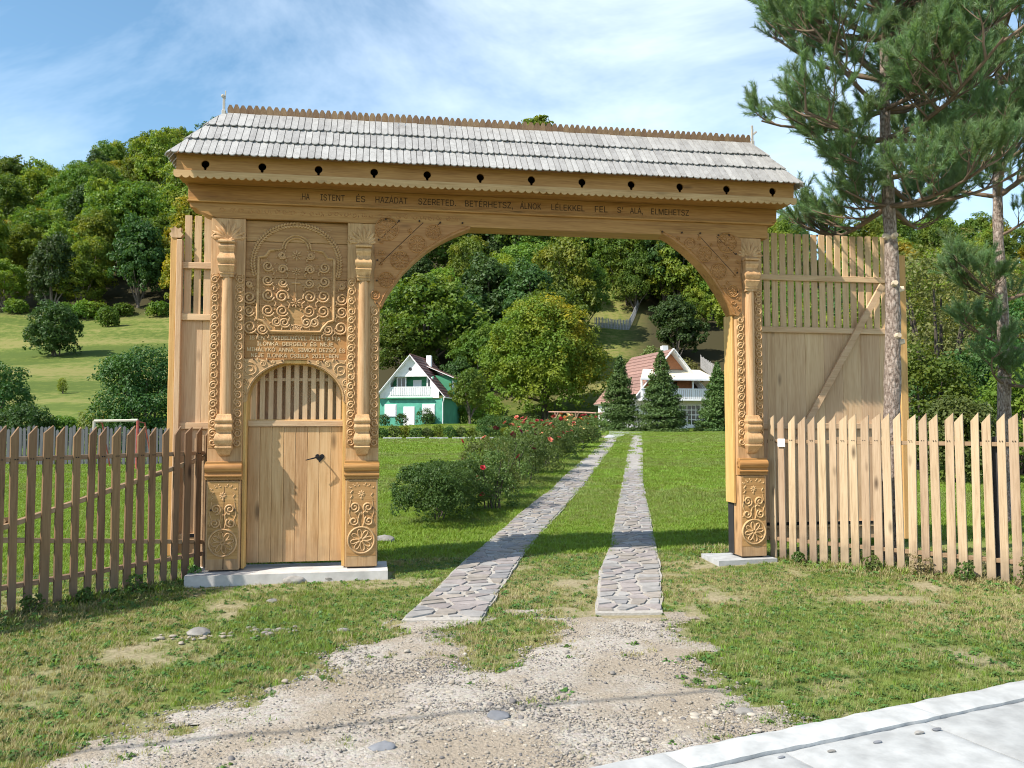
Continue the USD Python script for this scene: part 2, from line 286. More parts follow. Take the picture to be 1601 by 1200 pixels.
# ------------------------------------------------------------------ the carved gate
def build_gate():
    G = thing('carved_gate', 'tall carved larch gate with shingled roof spanning the stone driveway', 'gate', GATE, math.degrees(GATE_YAW))
    rg = rnd(4)
    posts = [(-0.165, 0.205), (1.345, 1.715), (6.09, 6.435)]
    D = 0.28
    lab = ['left gate post, half in shade, with a long drying crack', 'middle gate post between wicket and driveway', 'right gate post beside the light picket fence']
    for i, (a, b) in enumerate(posts):
        cx = (a + b) / 2; wb = (b - a) / 2
        post = obj('post', [cbox(a, b, 0, D, 1.0, 3.962, .006), cbox(a + .004, b - .004, -.045, D, 0.02, 1.0, .008)], W_POST, G, lab[i])
        # base block front with its frame moulding
        obj('base_moulding', [moved(tube([(a - .012, 0, 0), (b + .012, 0, 0)], .052, 14), (0, -.04, 1.145)), moved(tube([(a - .012, 0, 0), (b + .012, 0, 0)], .016, 8), (0, -.062, 1.058)), cbox(a - .012, b + .012, -.055, .01, 1.012, 1.12, .004), cbox(a - .006, b + .006, -.062, .01, 1.19, 1.215, .004)], W_BEAM, post, smooth=35)
        obj('sunk_ground', cbox(a + .022, b - .022, -.0475, -.03, .14, .99, .001), W_GROUND, post)
        # carvings on the base block
        y0 = -.045; r = []
        r.append(ridge(arc(cx, .32, .147, .147, 0, 360, 40), .024, .02, y0)); r.append(ridge(arc(cx, .32, .125, .125, 0, 360, 36), .008, .008, y0))
        for k in range(8):
            an = k * math.pi / 4 + .2; c0 = np.array([cx, .32]); d = np.array([math.cos(an), math.sin(an)]); s = np.array([-d[1], d[0]])
            t = np.linspace(0, 2 * np.pi, 15); pr = 0.07 - .05 * np.cos(t); q = .026 * np.sin(t) * (0.5 + pr / .12 * .55)
            r.append(ridge(c0 + pr[:, None] * d + q[:, None] * s, .016, .017, y0))
        r.append(ridge(arc(cx, .32, .018, .018, 0, 360, 12), .016, .014, y0))
        for sg in (-1, 1):
            r.append(ridge(spiral(cx + sg * .085, .535, .055, 1.5, math.pi / 2 + sg * .6, sg), .022, .02, y0))
            r.append(ridge(spiral(cx + sg * .075, .69, .06, 1.6, -math.pi / 2, -sg), .022, .02, y0))
            r.append(ridge([(cx + sg * .02, .48), (cx + sg * .035, .55), (cx + sg * .02, .62), (cx + sg * .05, .66)], .017, .016, y0))
            r.append(ridge([(cx + sg * .14, .50), (cx + sg * .12, .57), (cx + sg * .14, .63), (cx + sg * .12, .77)], .012, .011, y0))
            r.append(ridge([(cx + sg * .125, .79), (cx + sg * .105, .82), (cx + sg * .125, .85), (cx + sg * .10, .88)], .016, .011, y0))
            for k in range(6): r.append(drop(cx + sg * (.02 + .022 * k), .945 - .0035 * k * k * .5, .03, .016, math.pi / 2 - sg * .4 if k % 2 else -math.pi / 2 + sg * 1.0, .010, y0))
        for k in range(8): r.append(drop(cx, .84, .045, .02, k * math.pi / 4, .012, y0))
        for zz in (.77, .60): r.append(drop(cx, zz, .05, .03, math.pi / 2, .012, y0)); 
        obj('base_carving', r, W_POST, post)
        obj('wooden_peg', [moved(tube([(cx + s * .125, 0, .68), (cx + s * .125, -.02, .68)], .012, 10), (0, -.04, 0)) for s in (-1, 1)], CHAR, post)
        # half column, capital and console
        col = lathe([(.0, 1.72), (.062, 1.72), (.060, 1.9), (.056, 3.0), (.053, 3.3), (.0, 3.3)], 28); obj('column', moved(col, (cx, -.012, 0)), W_POST, post, smooth=40)
        def turned(prof):   # a moulding block: the profile (depth, z) carried across the post
            hw = [.082 + .35 * (d - .1) for d, _ in prof]; v = []; f = []
            for (d, zz), h in zip(prof, hw): v += [(cx - h, .01, zz), (cx - h, -d, zz), (cx + h, -d, zz), (cx + h, .01, zz)]
            for k in range(len(prof) - 1):
                for e in range(3):
                    p = 4 * k + e; q = p + 1; f += [[p, q, q + 4], [p, q + 4, p + 4]]
            n = len(prof) - 1
            f += [[0, 2, 1], [0, 3, 2], [4 * n, 4 * n + 1, 4 * n + 2], [4 * n, 4 * n + 2, 4 * n + 3]]
            return (np.array(v), np.array(f))
        def bump(z0, z1, d0, d1, n=9): return [(d0 + (d1 - d0) * math.sin(math.pi * k / n), z0 + (z1 - z0) * k / n) for k in range(n + 1)]
        cap = [(.07, 3.28), (.07, 3.31)] + bump(3.31, 3.335, .075, .085, 4) + [(.085, 3.345), (.10, 3.37), (.115, 3.39)] + bump(3.39, 3.415, .115, .125, 4) + [(.10, 3.42)] + bump(3.425, 3.53, .10, .14) + bump(3.53, 3.585, .10, .085, 5) + bump(3.585, 3.655, .095, .115) + [(.12, 3.66)] + bump(3.66, 3.69, .12, .13, 4) + [(.09, 3.70), (.07, 3.71)]
        obj('capital', turned(cap), W_POST, post, smooth=40)
        con = [(.02, 1.275), (.05, 1.30), (.08, 1.335), (.115, 1.36)] + bump(1.36, 1.385, .115, .125, 4) + [(.10, 1.39)] + bump(1.395, 1.52, .105, .14) + bump(1.52, 1.555, .10, .09, 5) + bump(1.555, 1.64, .10, .13) + [(.115, 1.65)] + bump(1.65, 1.69, .115, .13, 5) + [(.1, 1.70), (.09, 1.73), (.065, 1.745)]
        obj('console', turned(con), W_POST, post, smooth=40)
        pal = []
        for k in range(9):
            an = math.radians(90 + (k - 4) * 21); L = .21 - .008 * abs(k - 4)
            pal.append(drop(cx + .02 * math.cos(an), 3.73, L, .05, an, .028, 0))
        for sg in (-1, 1):
            pal.append(ridge(spiral(cx + sg * .14, 3.745, .035, 1.1, math.pi / 2, -sg), .022, .02, 0)); pal.append(ridge([(cx, 3.71), (cx + sg * .06, 3.74), (cx + sg * .13, 3.785)], .03, .022, 0))
        obj('palmette', pal, W_POST, post, smooth=50)
        for sg in (-1, 1):
            if i == 1 and sg == 1: zs = np.arange(1.42, 3.0, .108)
            elif i == 2 and sg == -1: zs = np.arange(1.42, 3.0, .108)
            else: zs = np.arange(1.42, 3.32, .108)
            sc = []; xx = cx + sg * (wb - .056)
            for k, zz in enumerate(zs):
                sc.append(ridge(spiral(xx + sg * .004, zz + rg.uniform(-.006, .006), .044 * rg.uniform(.9, 1.06), 1.35, math.pi * (.5 + .15 * sg) + rg.uniform(-.3, .3), -sg if k % 7 else sg, .28), .022, .020, 0))
                sc.append(ridge([(xx - sg * .034, zz + .0), (xx - sg * .042, zz + .035), (xx - sg * .02, zz + .075)], .017, .016, 0))
                sc.append(drop(xx + sg * .035, zz + .045, .03, .014, math.pi / 2 + sg * .5, .01, 0))
            obj('scroll_carving', sc, W_POST, post)
            obj('sunk_ground', cbox(xx - .052, xx + .052, -.0025, .01, zs[0] - .06, zs[-1] + .06, .001), W_GROUND, post)
        if i == 0:
            zz = np.linspace(.03, 3.95, 40); wig = .012 * np.cumsum(rg.randn(40)) * .35; wig -= np.linspace(wig[0], wig[-1], 40)
            lo = zz < 1.0; cr = [ridge(np.c_[cx + .01 + wig[lo], zz[lo]], .011, .004, -.0455), ridge(np.c_[cx + .005 + .4 * wig[(zz > 3.3)], zz[zz > 3.3]], .006, .16, 0)]
            obj('drying_crack', cr[:1], CRACKM, post)
        # steel foot plates
        obj('steel_foot', [cbox(a + .03, b - .03, .03, D - .02, 0.0, .03, .002)] + ([cbox(a - .006, a - .001, .14, D + .02, .03, .66, .001)] if i == 2 else [cbox(b + .001, b + .006, .12, D, .03, .62, .001)]), STEEL, post)
    # inner jamb board of the right post, pale
    obj('jamb_board', cbox(6.055, 6.085, .06, .30, .66, 3.0, .004), W_STILE, G)
    # lintel
    lint = unary_union([sbox(-.10, 3.963, 6.52, 4.15), Polygon([(-.10, 3.963), (-.18, 3.985), (-.27, 4.02), (-.34, 4.065), (-.40, 4.075), (-.405, 4.15), (-.1, 4.15)])])
    L = obj('lintel', [prism(lint, -.012, .30)], W_BEAM, G)
    obj('ledge_moulding', [cbox(-.42, 6.60, -.05, .29, 4.128, 4.152, .006), cbox(-.41, 6.58, -.032, .29, 4.152, 4.172, .005)], W_BEAM, L)
    r = []
    for k in range(40):
        xx = -.05 + k * .098 + rg.uniform(-.01, .01)
        if xx > 2.6: break
        r.append(ridge(spiral(xx, 4.05, .028, .9, rg.uniform(0, 6), 1 if k % 2 else -1, .4), .008, .005, -.012)); r.append(drop(xx + .04, 4.05, .03, .012, rg.uniform(0, 6), .005, -.012))
    obj('lintel_carving', r, W_BEAM, L)
    # inscription board with burnt letters
    I = obj('inscription_board', cbox(-.42, 6.64, -.02, .28, 4.172, 4.335, .004), W_BEAM, G)
    words = [('.HA', 470, 484), ('ISTENT', 501, 539), ('ÉS', 557, 571), ('HAZÁDAT', 587, 637), ('SZERETED.', 654, 713), ('BETÉRHETSZ,', 727, 802), ('ÁLNOK', 813, 846), ('LÉLEKKEL', 862, 914), ('FEL', 930, 950), ("S'", 965, 974), ('ALÁ,', 985, 1005), ('ELMEHETSZ', 1018, 1077)]
    lets = []
    for w, xa, xb in words:
        ua = P(xa, 308 + (xa - 470) * .047, -.02)[0]; ub = P(xb, 308 + (xb - 470) * .047, -.02)[0]
        m = meshkit.text_mesh(w, .072, .003); v = m.vertices.copy(); v[:, 0] = (v[:, 0] - v[:, 0].min()) / (v[:, 0].max() - v[:, 0].min()) * (ub - ua) + ua
        obj('burnt_lettering', (np.c_[v[:, 0], -.0215 - v[:, 2] * .6, v[:, 1] + 4.205], m.faces), CHAR, I)
    # dovecote box: front board with pigeon holes, soffit, ends, scalloped strip
    holes = []
    for k in range(12):
        px = [321, 410, 498, 585, 668, 751, 831, 910, 987, 1063, 1136, 1208][k]; uu = P(px, 256 + (px - 321) * .0507, -.35)[0]
        holes += [Point(uu, 4.463).buffer(.043, 16), Point(uu, 4.413).buffer(.016, 8), sbox(uu - .014, 4.41, uu + .014, 4.43)]
    front = sbox(-.475, 4.345, 6.70, 4.60).difference(unary_union(holes))
    DV = obj('dovecote_front', prism(front, -.35, -.325), W_BEAM, G)
    obj('soffit_board', [cbox(-.475, 6.70, -.325, -.02, 4.336, 4.352, .002)], W_BEAM, DV)
    obj('dovecote_end', [cbox(-.475, -.45, -.32, .66, 4.353, 4.60, .003), cbox(6.675, 6.70, -.32, .66, 4.353, 4.60, .003)], W_PANEL, DV)
    obj('dovecote_back', [cbox(-.45, 6.675, .63, .66, 4.353, 4.60, .003), cbox(-.45, 6.675, .30, .66, 4.33, 4.35, .003), cbox(-.45, 6.675, -.02, 0.30, 4.336, 4.352, .002)], W_BEAM, DV)
    n = 86 * 6; pts = [(-.50, 4.385), (-.50, 4.332)]
    for k in range(n + 1):
        xx = -.50 + 7.23 * k / n
        pts.append((xx, 4.328 - .027 * abs(math.sin(math.pi * k / 6.0)) ** .7))
    pts += [(6.73, 4.385)]
    obj('scalloped_strip', prism(Polygon(pts).buffer(0), -.366, -.3505), W_PANEL, DV)
    # roof
    e0, e1, r0, r1 = -.535, 6.755, -.075, 6.39; ve, vr, we, wr = -.455, .18, 4.525, 5.225; vb = 2 * vr - ve
    A, B, C, Dd = (e0 + .04, ve + .05, we + .035), (e1 - .04, ve + .05, we + .035), (e1 - .04, vb - .05, we + .035), (e0 + .04, vb - .05, we + .035); R0, R1 = (r0, vr, wr - .02), (r1, vr, wr - .02)
    dv = np.array([A, B, C, Dd, R0, R1]); df = np.array([[0, 1, 5], [0, 5, 4], [1, 2, 5], [2, 3, 4], [2, 4, 5], [3, 0, 4], [0, 3, 2], [0, 2, 1]])
    roof = obj('roof', (dv, df), W_CREST, G)
    rr = rnd(11)
    def slope(a, b, ra, rb, prefix, single, wid):
        """shingles over the slope whose eave runs a to b and whose top runs ra to rb"""
        a, b, ra, rb = (np.array(q, float) for q in (a, b, ra, rb)); X = (b - a) / np.linalg.norm(b - a); E = np.linalg.norm(b - a)
        up = ra - a - X * ((ra - a) @ X); Ls = np.linalg.norm(up); S = up / Ls; Nn = np.cross(X, S)
        trap = Polygon([(0, -.05), (E, -.05), ((rb - a) @ X + .002, Ls), ((ra - a) @ X - .002, Ls)]).buffer(.012)
        exp_ = Ls / 3; out = []
        for c in range(3):
            w = wid; n = int(E / w) + 2; x0 = -.5 * w + (c % 2) * w * .37
            xk = x0
            while xk < E:
                ww = w * rr.uniform(.86, 1.14); lo = c * exp_ - .025 + rr.uniform(-.006, .006); hi = min((c + 1) * exp_ + .055, Ls)
                pg = Polygon([(xk + .0035, lo + .03), (xk + ww * .18, lo + .010), (xk + ww * .36, lo), (xk + ww * .64, lo), (xk + ww * .82, lo + .010), (xk + ww - .0035, lo + .03), (xk + ww - .0035, hi), (xk + .0035, hi)]).intersection(trap)
                xk += ww
                if pg.is_empty or pg.area < .0006 or pg.geom_type != 'Polygon': continue
                m = trimesh.creation.extrude_polygon(pg, .012, engine='earcut'); v = m.vertices; tl = rr.uniform(-.003, .003)
                lift = .034 - .028 * (v[:, 1] - lo) / (hi - lo) + tl
                p = a + v[:, :1] * X + v[:, 1:2] * S + (v[:, 2:3] + lift[:, None]) * Nn
                out.append((p, m.faces))
        if single:
            for m in out: obj('shingle', m, W_SHING, roof)
        else: obj(prefix, out, W_SHING, roof, kind='stuff')
        return len(out)
    E0, E1, E2, E3 = (e0, ve, we), (e1, ve, we), (e1, vb, we), (e0, vb, we); Q0, Q1 = (r0, vr, wr), (r1, vr, wr)
    n = slope(E0, E1, Q0, Q1, '', True, .0735)
    slope(E3, E0, Q0, Q0, 'left_hip_shingles', False, .075); slope(E1, E2, Q1, Q1, 'right_hip_shingles', False, .075); slope(E2, E3, Q1, Q0, 'rear_shingles', False, .075)
    # crest: the rear slope's top row standing past the ridge
    k = 0; xx = r0 + .03
    while xx < r1 - .02:
        w = rr.uniform(.066, .080); q = w * rr.uniform(.28, .42); hh = .102 + rr.uniform(-.005, .005)
        pg = Polygon([(xx + .0005, 0), (xx + w - .0005, 0), (xx + w - .0005, hh - .042), (xx + w / 2 + q / 2, hh), (xx + w / 2 - q / 2, hh), (xx + .001, hh - .042)])
        v, f = prism(pg, 0, .012); v = v.copy(); v[:, 1] -= .35 * v[:, 2]; v[:, 2] *= .95
        obj('crest_shingle', (v + np.array([0, vr - .005, wr + .006]), f), W_CREST, roof); xx += w
    for uu, right in ((r0 - .01, False), (r1 + .03, True)):
        ms = [cbox(uu - .013, uu + .013, vr - .025, vr + .001, wr - .05, wr + .20, .005), cbox(uu - .022, uu + .022, vr - .034, vr + .012, wr - .06, wr + .04, .006)]
        if right: ms += [beam((uu - .005, vr - .01, wr + .11), (uu + .055, vr - .02, wr + .16), .024, .024), cbox(uu - .012, uu + .012, vr - .02, vr, wr + .20, wr + .24, .003)]
        else: ms += [moved(trimesh.creation.icosphere(2, .021), (uu - .012, vr - .02, wr + .205)), beam((uu + .012, vr - .012, wr + .17), (uu + .016, vr - .012, wr + .27), .012, .012)]
        obj('finial', ms, W_WHITE, roof, 'white knobbed wooden finial' if not right else 'white cross-armed wooden finial')

    # carved panel above the wicket
    y0 = .05
    PN = obj('carved_panel', [cbox(.20, 1.35, y0 + .024, y0 + .06, 2.34, 3.965, .002)], W_PANEL, G)
    for za, zb in ((2.655, 2.974), (2.98, 3.294), (3.30, 3.714), (3.72, 3.955)): obj('panel_board', cbox(.207, 1.343, y0, y0 + .023, za, zb, .004), W_GROUND, PN)
    TB = obj('text_board', cbox(.207, 1.343, y0 + .002, y0 + .023, 2.365, 2.65, .004), W_BEAM, PN)
    for row, (tx, ua, ub) in enumerate((('ISTEN  SEGEDELMÉVEL  ÁLLÍTTATTA', .26, 1.27), ('ILONKA  GERGELY  ÉS  NEJE', .345, 1.19), ('MIHÁLYKÓ  ANNA,  SIMON  DEZSŐ  ÉS', .235, 1.325), ('NEJE  ILONKA  CSILLA  2011-BEN', .28, 1.25))):
        m = meshkit.text_mesh(tx, .042, .004); v = m.vertices.copy(); v[:, 0] = (v[:, 0] - v[:, 0].min()) / np.ptp(v[:, 0]) * (ub - ua) + ua
        obj('carved_lettering', (np.c_[v[:, 0], y0 + .0005 - v[:, 2] * .8, v[:, 1] + 2.592 - row * .067], m.faces), CARVE, TB)
    PZ = lambda a, b: P(260 + a / 4.444, 320 + b / 4.444, y0); cxp = PZ(905, 400)[0]
    def both(fn): return [fn(1), fn(-1)]
    sc = .0072 / 4.444
    def Z(a, b):   # zoom pixels mirrored about the panel's middle
        return np.array([(a - 905) * sc, PZ(905, b)[1]])
    r = []
    fr = [(-150, 318), (-185, 322), (-215, 365), (-262, 372), (-262, 600), (-264, 800), (-225, 812), (-190, 850), (-170, 882), (0, 882)]
    top = [(-150, 318), (-105, 318)]
    for sg in (-1, 1):
        pts = np.array([(cxp + sg * abs(q) * sc, PZ(905, b)[1]) for q, b in fr])
        fine = np.array([np.interp(np.linspace(0, len(pts) - 1, 60), np.arange(len(pts)), pts[:, k]) for k in (0, 1)]).T
        r.append(ridge(fine, .036, .034, y0)); pts2 = fine.copy(); pts2[:, 0] = cxp + (pts2[:, 0] - cxp) * .93; pts2[:, 1] += .012
        r.append(ridge(pts2[:-4], .008, .008, y0))
        r.append(ridge([(cxp + sg * 150 * sc, PZ(905, 318)[1]), (cxp + sg * 100 * sc, PZ(905, 312)[1])], .018, .02, y0))
    zt = PZ(905, 310)[1]
    for rad in (.16, .13): r.append(ridge(arc(cxp, zt, rad, rad, 0, 180, 26), .021, .024, y0))
    obj('frame_moulding', r, W_PANEL, PN, smooth=50)
    # wreath
    wr_ = []; zc = PZ(905, 410)[1]; rx, rz = .485, PZ(905, 140)[1] - PZ(905, 410)[1]
    for dr in (-.014, .014): wr_.append(ridge(arc(cxp, zc, rx + dr, rz + dr, -18, 198, 60), .014, .022, y0))
    for an in np.linspace(-20, 200, 56):
        a = math.radians(an); p = (cxp + rx * math.cos(a), zc + rz * math.sin(a)); tdir = a + math.pi / 2 * (1 if an < 90 else -1)
        for sg in (-1, 1): wr_.append(drop(p[0], p[1], .052, .026, tdir + sg * .75, .026, y0))
    for an in np.linspace(8, 172, 24):
        a = math.radians(an); wr_.append(drop(cxp + .145 * math.cos(a), zt + .145 * math.sin(a), .025, .014, a + .9, .01, y0))
    obj('wreath_carving', wr_, W_PANEL, PN)
    s_ = []
    for dx, b, rad in ((95, 450, .043), (195, 432, .05), (90, 545, .046), (195, 530, .053), (95, 640, .062), (190, 632, .062), (92, 738, .058), (190, 738, .060), (320, 650, .062), (320, 742, .056), (312, 852, .066), (225, 868, .05), (75, 820, .05), (130, 815, .045), (100, 355, .035), (320, 560, .03)):
        rad = rad * 1.22
        for sg in (-1, 1):
            c = (cxp + sg * dx * sc, PZ(905, b)[1]); s_.append(ridge(spiral(c[0], c[1], rad, 1.75, math.pi / 2 + sg * 1.9, sg * (1 if dx != 95 else -1), .22), .027, .03, y0))
            s_.append(ridge([(c[0] - sg * rad * .7, c[1] - rad * .7), (c[0] - sg * rad * 1.15, c[1] - rad * 1.1), (c[0] - sg * rad * 1.0, c[1] - rad * 1.7)], .021, .024, y0))
            for q in range(5): s_.append(drop(c[0] + rad * 1.12 * math.cos(1.3 * q + dx), c[1] + rad * 1.15 * math.sin(1.3 * q + dx), .03, .015, 1.3 * q + dx + .6, .016, y0))
    for b, L_ in ((352, .075), (465, .06), (682, .075)):
        zz = PZ(905, b)[1]
        for k in range(8): s_.append(drop(cxp + .012 * math.cos(k * .785), zz + .012 * math.sin(k * .785), L_ * .75, .022, k * .785, .02, y0))
        s_.append(ridge(arc(cxp, zz, .012, .012, 0, 360, 10), .012, .02, y0))
    for dx, b in ((100, 350), (-100, 350)):
        zz = PZ(905, b)[1]
        for k in range(6): s_.append(drop(cxp + dx * sc, zz, .035, .014, k * 1.05, .010, y0))
    s_.append(ridge([(cxp, PZ(905, 500)[1]), (cxp - .01, PZ(905, 560)[1]), (cxp, PZ(905, 640)[1])], .016, .02, y0)); s_.append(ridge([(cxp - .05, PZ(905, 545)[1]), (cxp + .05, PZ(905, 545)[1])], .021, .024, y0))
    zz = PZ(905, 872)[1]
    for k in range(7): s_.append(drop(cxp, zz, .07, .02, math.radians(15 + 25 * k), .02, y0))
    s_.append(ridge(arc(cxp, zz, .075, .06, 0, 180, 18), .016, .017, y0))
    for sg in (-1, 1): s_.append(ridge(arc(cxp + sg * .30, PZ(905, 160)[1] + .06, .13, .10, 200 if sg > 0 else 230, 320 if sg > 0 else 345, 12), .009, .006, y0))
    for k in range(34): s_.append(drop(.27 + k * .03, 2.672, .02, .012, math.pi / 2, .006, y0))
    obj('scroll_carving', s_, W_PANEL, PN)

    # main arch brackets
    def bracket(side):
        if side < 0:
            ar = [(735, 357), (712, 366), (690, 377), (668, 391), (648, 408), (630, 426), (615, 446), (604, 463), (597, 478)]; edge = 1.70
            circ = [(210, 195, 130), (545, 360, 98), (355, 540, 104), (725, 230, 86), (205, 755, 86), (85, 925, 50)]; nails = [(200, 90), (345, 105), (570, 108), (800, 125), (1045, 130), (120, 315), (105, 540), (100, 765), (98, 1015)]
            seams = [((345, 108), (135, 310)), ((612, 125), (122, 588)), ((800, 128), (720, 195))]; cv = lambda a, b: P(575 + a / 7.06, 330 + b / 7.06, -.02); ks = .0072 / 7.06
        else:
            ar = [(1030, 362), (1052, 374), (1074, 391), (1095, 411), (1112, 432), (1126, 454), (1138, 474), (1146, 491)]; edge = 6.11
            circ = [(690, 215, 92), (500, 310, 72), (620, 455, 76), (375, 220, 50), (738, 625, 56)]; nails = [(138, 120), (305, 127), (462, 132), (615, 150), (705, 150), (765, 310), (775, 470), (778, 635)]
            seams = [((440, 140), (765, 495)), ((600, 160), (760, 310))]; cv = lambda a, b: P(1010 + a / 5.4524, 340 + b / 5.4524, -.02); ks = .0073 / 5.4524
        pts = np.array([P(a, b, -.02) for a, b in ar]); xe = edge - .05 * (1 if side < 0 else -1)
        topz = 3.985
        poly = Polygon([tuple(p) for p in pts] + [(edge, pts[-1][1] - .02), (xe, pts[-1][1] + .05)] + [(xe, 3.40), (xe + (.02 if side < 0 else -.02), 3.5), (xe, 3.62), (xe, topz - .05), (xe + (.08 if side < 0 else -.08), topz), (pts[0][0], topz - .01)]).buffer(0)
        b = obj('arch_bracket', prism(poly, -.022, .20), W_BEAM, G)
        obj('peg', [moved(tube([(q[0], -.034, q[1]), (q[0], -.015, q[1])], .011, 8)) for q in (cv(*n_) for n_ in nails)], CHAR, b)
        obj('board_seam', [ridge(np.linspace(cv(*s[0]), cv(*s[1]), 4), .011, .002, -.022) for s in seams], CRACKM, b)
        r = []
        for (a, c, rad) in circ:
            q = cv(a, c); R = rad * ks; r.append(ridge(arc(q[0], q[1], R, R, 0, 360, 30), .013, .014, -.022))
            if rad > 55:
                for k in range(8): r.append(drop(q[0] + .12 * R * math.cos(k * .785), q[1] + .12 * R * math.sin(k * .785), R * .5, .017, k * .785, .014, -.022))
                for k in range(10): an = k * .628; r.append(ridge(spiral(q[0] + .76 * R * math.cos(an), q[1] + .76 * R * math.sin(an), .17 * R, .9, an, 1 if k % 2 else -1, .4), .011, .012, -.022))
            else: r.append(ridge(spiral(q[0], q[1], R * .75, 1.5, 0, 1), .009, .008, -.022))
        rb = rnd(30 + side)
        for k in range(150):
            q = np.array([rb.uniform(poly.bounds[0], poly.bounds[2]), rb.uniform(poly.bounds[1], poly.bounds[3])])
            if not poly.buffer(-.05).contains(Point(q)) or any(np.hypot(*(q - cv(a, c))) < rad * ks + .03 for a, c, rad in circ): continue
            r.append(ridge(spiral(q[0], q[1], rb.uniform(.018, .032), 1.2, rb.uniform(0, 6), rb.choice([-1, 1]), .3), .010, .012, -.022))
        inner = np.array([np.interp(np.linspace(0, len(pts) - 1, 40), np.arange(len(pts)), pts[:, k]) for k in (0, 1)]).T
        r.append(ridge(inner + np.array([-.022 if side < 0 else .022, .022]), .010, .012, -.022))
        obj('bracket_carving', r, W_BEAM, b)
    bracket(-1); bracket(1)

    # wicket: frame, arch brackets, slatted top, planked door
    u0, u1 = .207, 1.345; uc = (u0 + u1) / 2
    obj('wicket_frame', [cbox(u0, u0 + .035, .03, .20, .02, 2.36, .004), cbox(u1 - .035, u1 - .001, .03, .20, .02, 2.36, .004), cbox(u0 + .036, u1 - .036, .066, .20, 2.325, 2.362, .004)], W_STILE, G)
    hw = (u1 - u0) / 2 - .04; zs, zt2 = 1.90, 2.335
    for sg in (-1, 1):
        t = np.radians(np.linspace(0, 76, 22)); ac = np.c_[uc + sg * hw * np.cos(t), zs + (zt2 - zs) * np.sin(t)]
        ext = [(uc + sg * .13, 2.368), (uc + sg * .28, 2.352), (uc + sg * .42, 2.375), (uc + sg * (hw + .075), 2.36), (uc + sg * (hw + .085), 2.24), (uc + sg * (hw + .055), 2.1), (uc + sg * (hw + .062), 1.95), (uc + sg * (hw + .05), 1.87), (uc + sg * (hw + .012), 1.88)]
        pg = Polygon([tuple(p) for p in ac] + ext).buffer(0)
        wb_ = obj('wicket_bracket', prism(pg, .022, .06), W_PANEL, G)
        r = [ridge(ac + np.array([sg * .012, .010]), .010, .009, .022)]
        for dx, zz, R in ((.50, 2.25, .085), (.36, 2.315, .035), (.565, 2.10, .045), (.25, 2.335, .02), (.575, 1.99, .03)):
            r.append(ridge(spiral(uc + sg * dx, zz, R, 1.7, 1.0 if sg > 0 else 2.1, sg, .2), .015, .013, .022))
        for dx, zz in ((.43, 2.22), (.46, 2.16), (.31, 2.335), (.53, 2.06), (.55, 2.33), (.41, 2.34)): r.append(drop(uc + sg * dx, zz, .05, .02, 1.2 if sg > 0 else 1.9, .012, .022))
        obj('bracket_carving', r, W_PANEL, wb_)
        obj('peg', [tube([(uc + sg * dx, .008, zz), (uc + sg * dx, .03, zz)], .009, 8) for dx, zz in ((.15, 2.35), (.30, 2.345), (.46, 2.362), (hw + .065, 2.13), (hw + .05, 1.90))], CHAR, wb_)
    DR = obj('wicket_door', [cbox(u0 + .04, u1 - .04, .185, .205, .075, .18, .003), cbox(u0 + .04, u1 - .04, .185, .205, 1.42, 1.56, .003)], W_LEAFX, G)
    n = 8; w = (u1 - u0 - .076) / n
    for k in range(n): obj('plank', cbox(u0 + .038 + k * w + .0012, u0 + .038 + (k + 1) * w - .0012, .155, .18, .062, 1.60, .005), W_PLANK, DR)
    obj('rail', cbox(u0 + .036, u1 - .036, .128, .20, 1.605, 1.672, .006), W_LEAFX, DR)
    t = np.radians(np.linspace(0, 180, 40)); archp = Polygon([(uc + (hw + .02) * math.cos(a), 1.9 + (2.35 - 1.9) * math.sin(a)) for a in t] + [(uc - hw - .02, 1.65), (uc + hw + .02, 1.65)])
    inner = archp.buffer(-.035)
    obj('arch_frame', prism(archp.difference(inner).difference(sbox(0, 1.6, 2, 1.672)), .165, .20), W_STILE, DR)
    n = 11; p = (u1 - u0 - .09) / n
    for k in range(n):
        xa = u0 + .045 + (k + .22) * p; pg = sbox(xa, 1.672, xa + p * .56, 2.6).intersection(archp.buffer(-.03))
        if not pg.is_empty: obj('slat', prism(pg, .172, .192), W_LEAF, DR)
    obj('lath', cbox(u0 + .05, u1 - .05, .196, .212, 2.13, 2.165, .003), W_LEAFX, DR)
    hx, hz = P(500, 715, .155); th = np.linspace(0, 2 * np.pi, 40)
    heart = Polygon(np.c_[hx + .0032 * 16 * np.sin(th) ** 3 * 1.0, hz + .0034 * (13 * np.cos(th) - 5 * np.cos(2 * th) - 2 * np.cos(3 * th) - np.cos(4 * th))]).buffer(0)
    LK = obj('heart_lock_plate', prism(heart, .149, .1545), IRON, DR)
    obj('handle', [tube([(hx, .152, hz + .01), (hx, .09, hz + .01), (hx - .01, .065, hz + .01), (hx - .05, .055, hz), (hx - .15, .045, hz - .025)], [.008, .009, .009, .009, .005], 8)], IRON, LK, smooth=60)
    return G
build_gate()

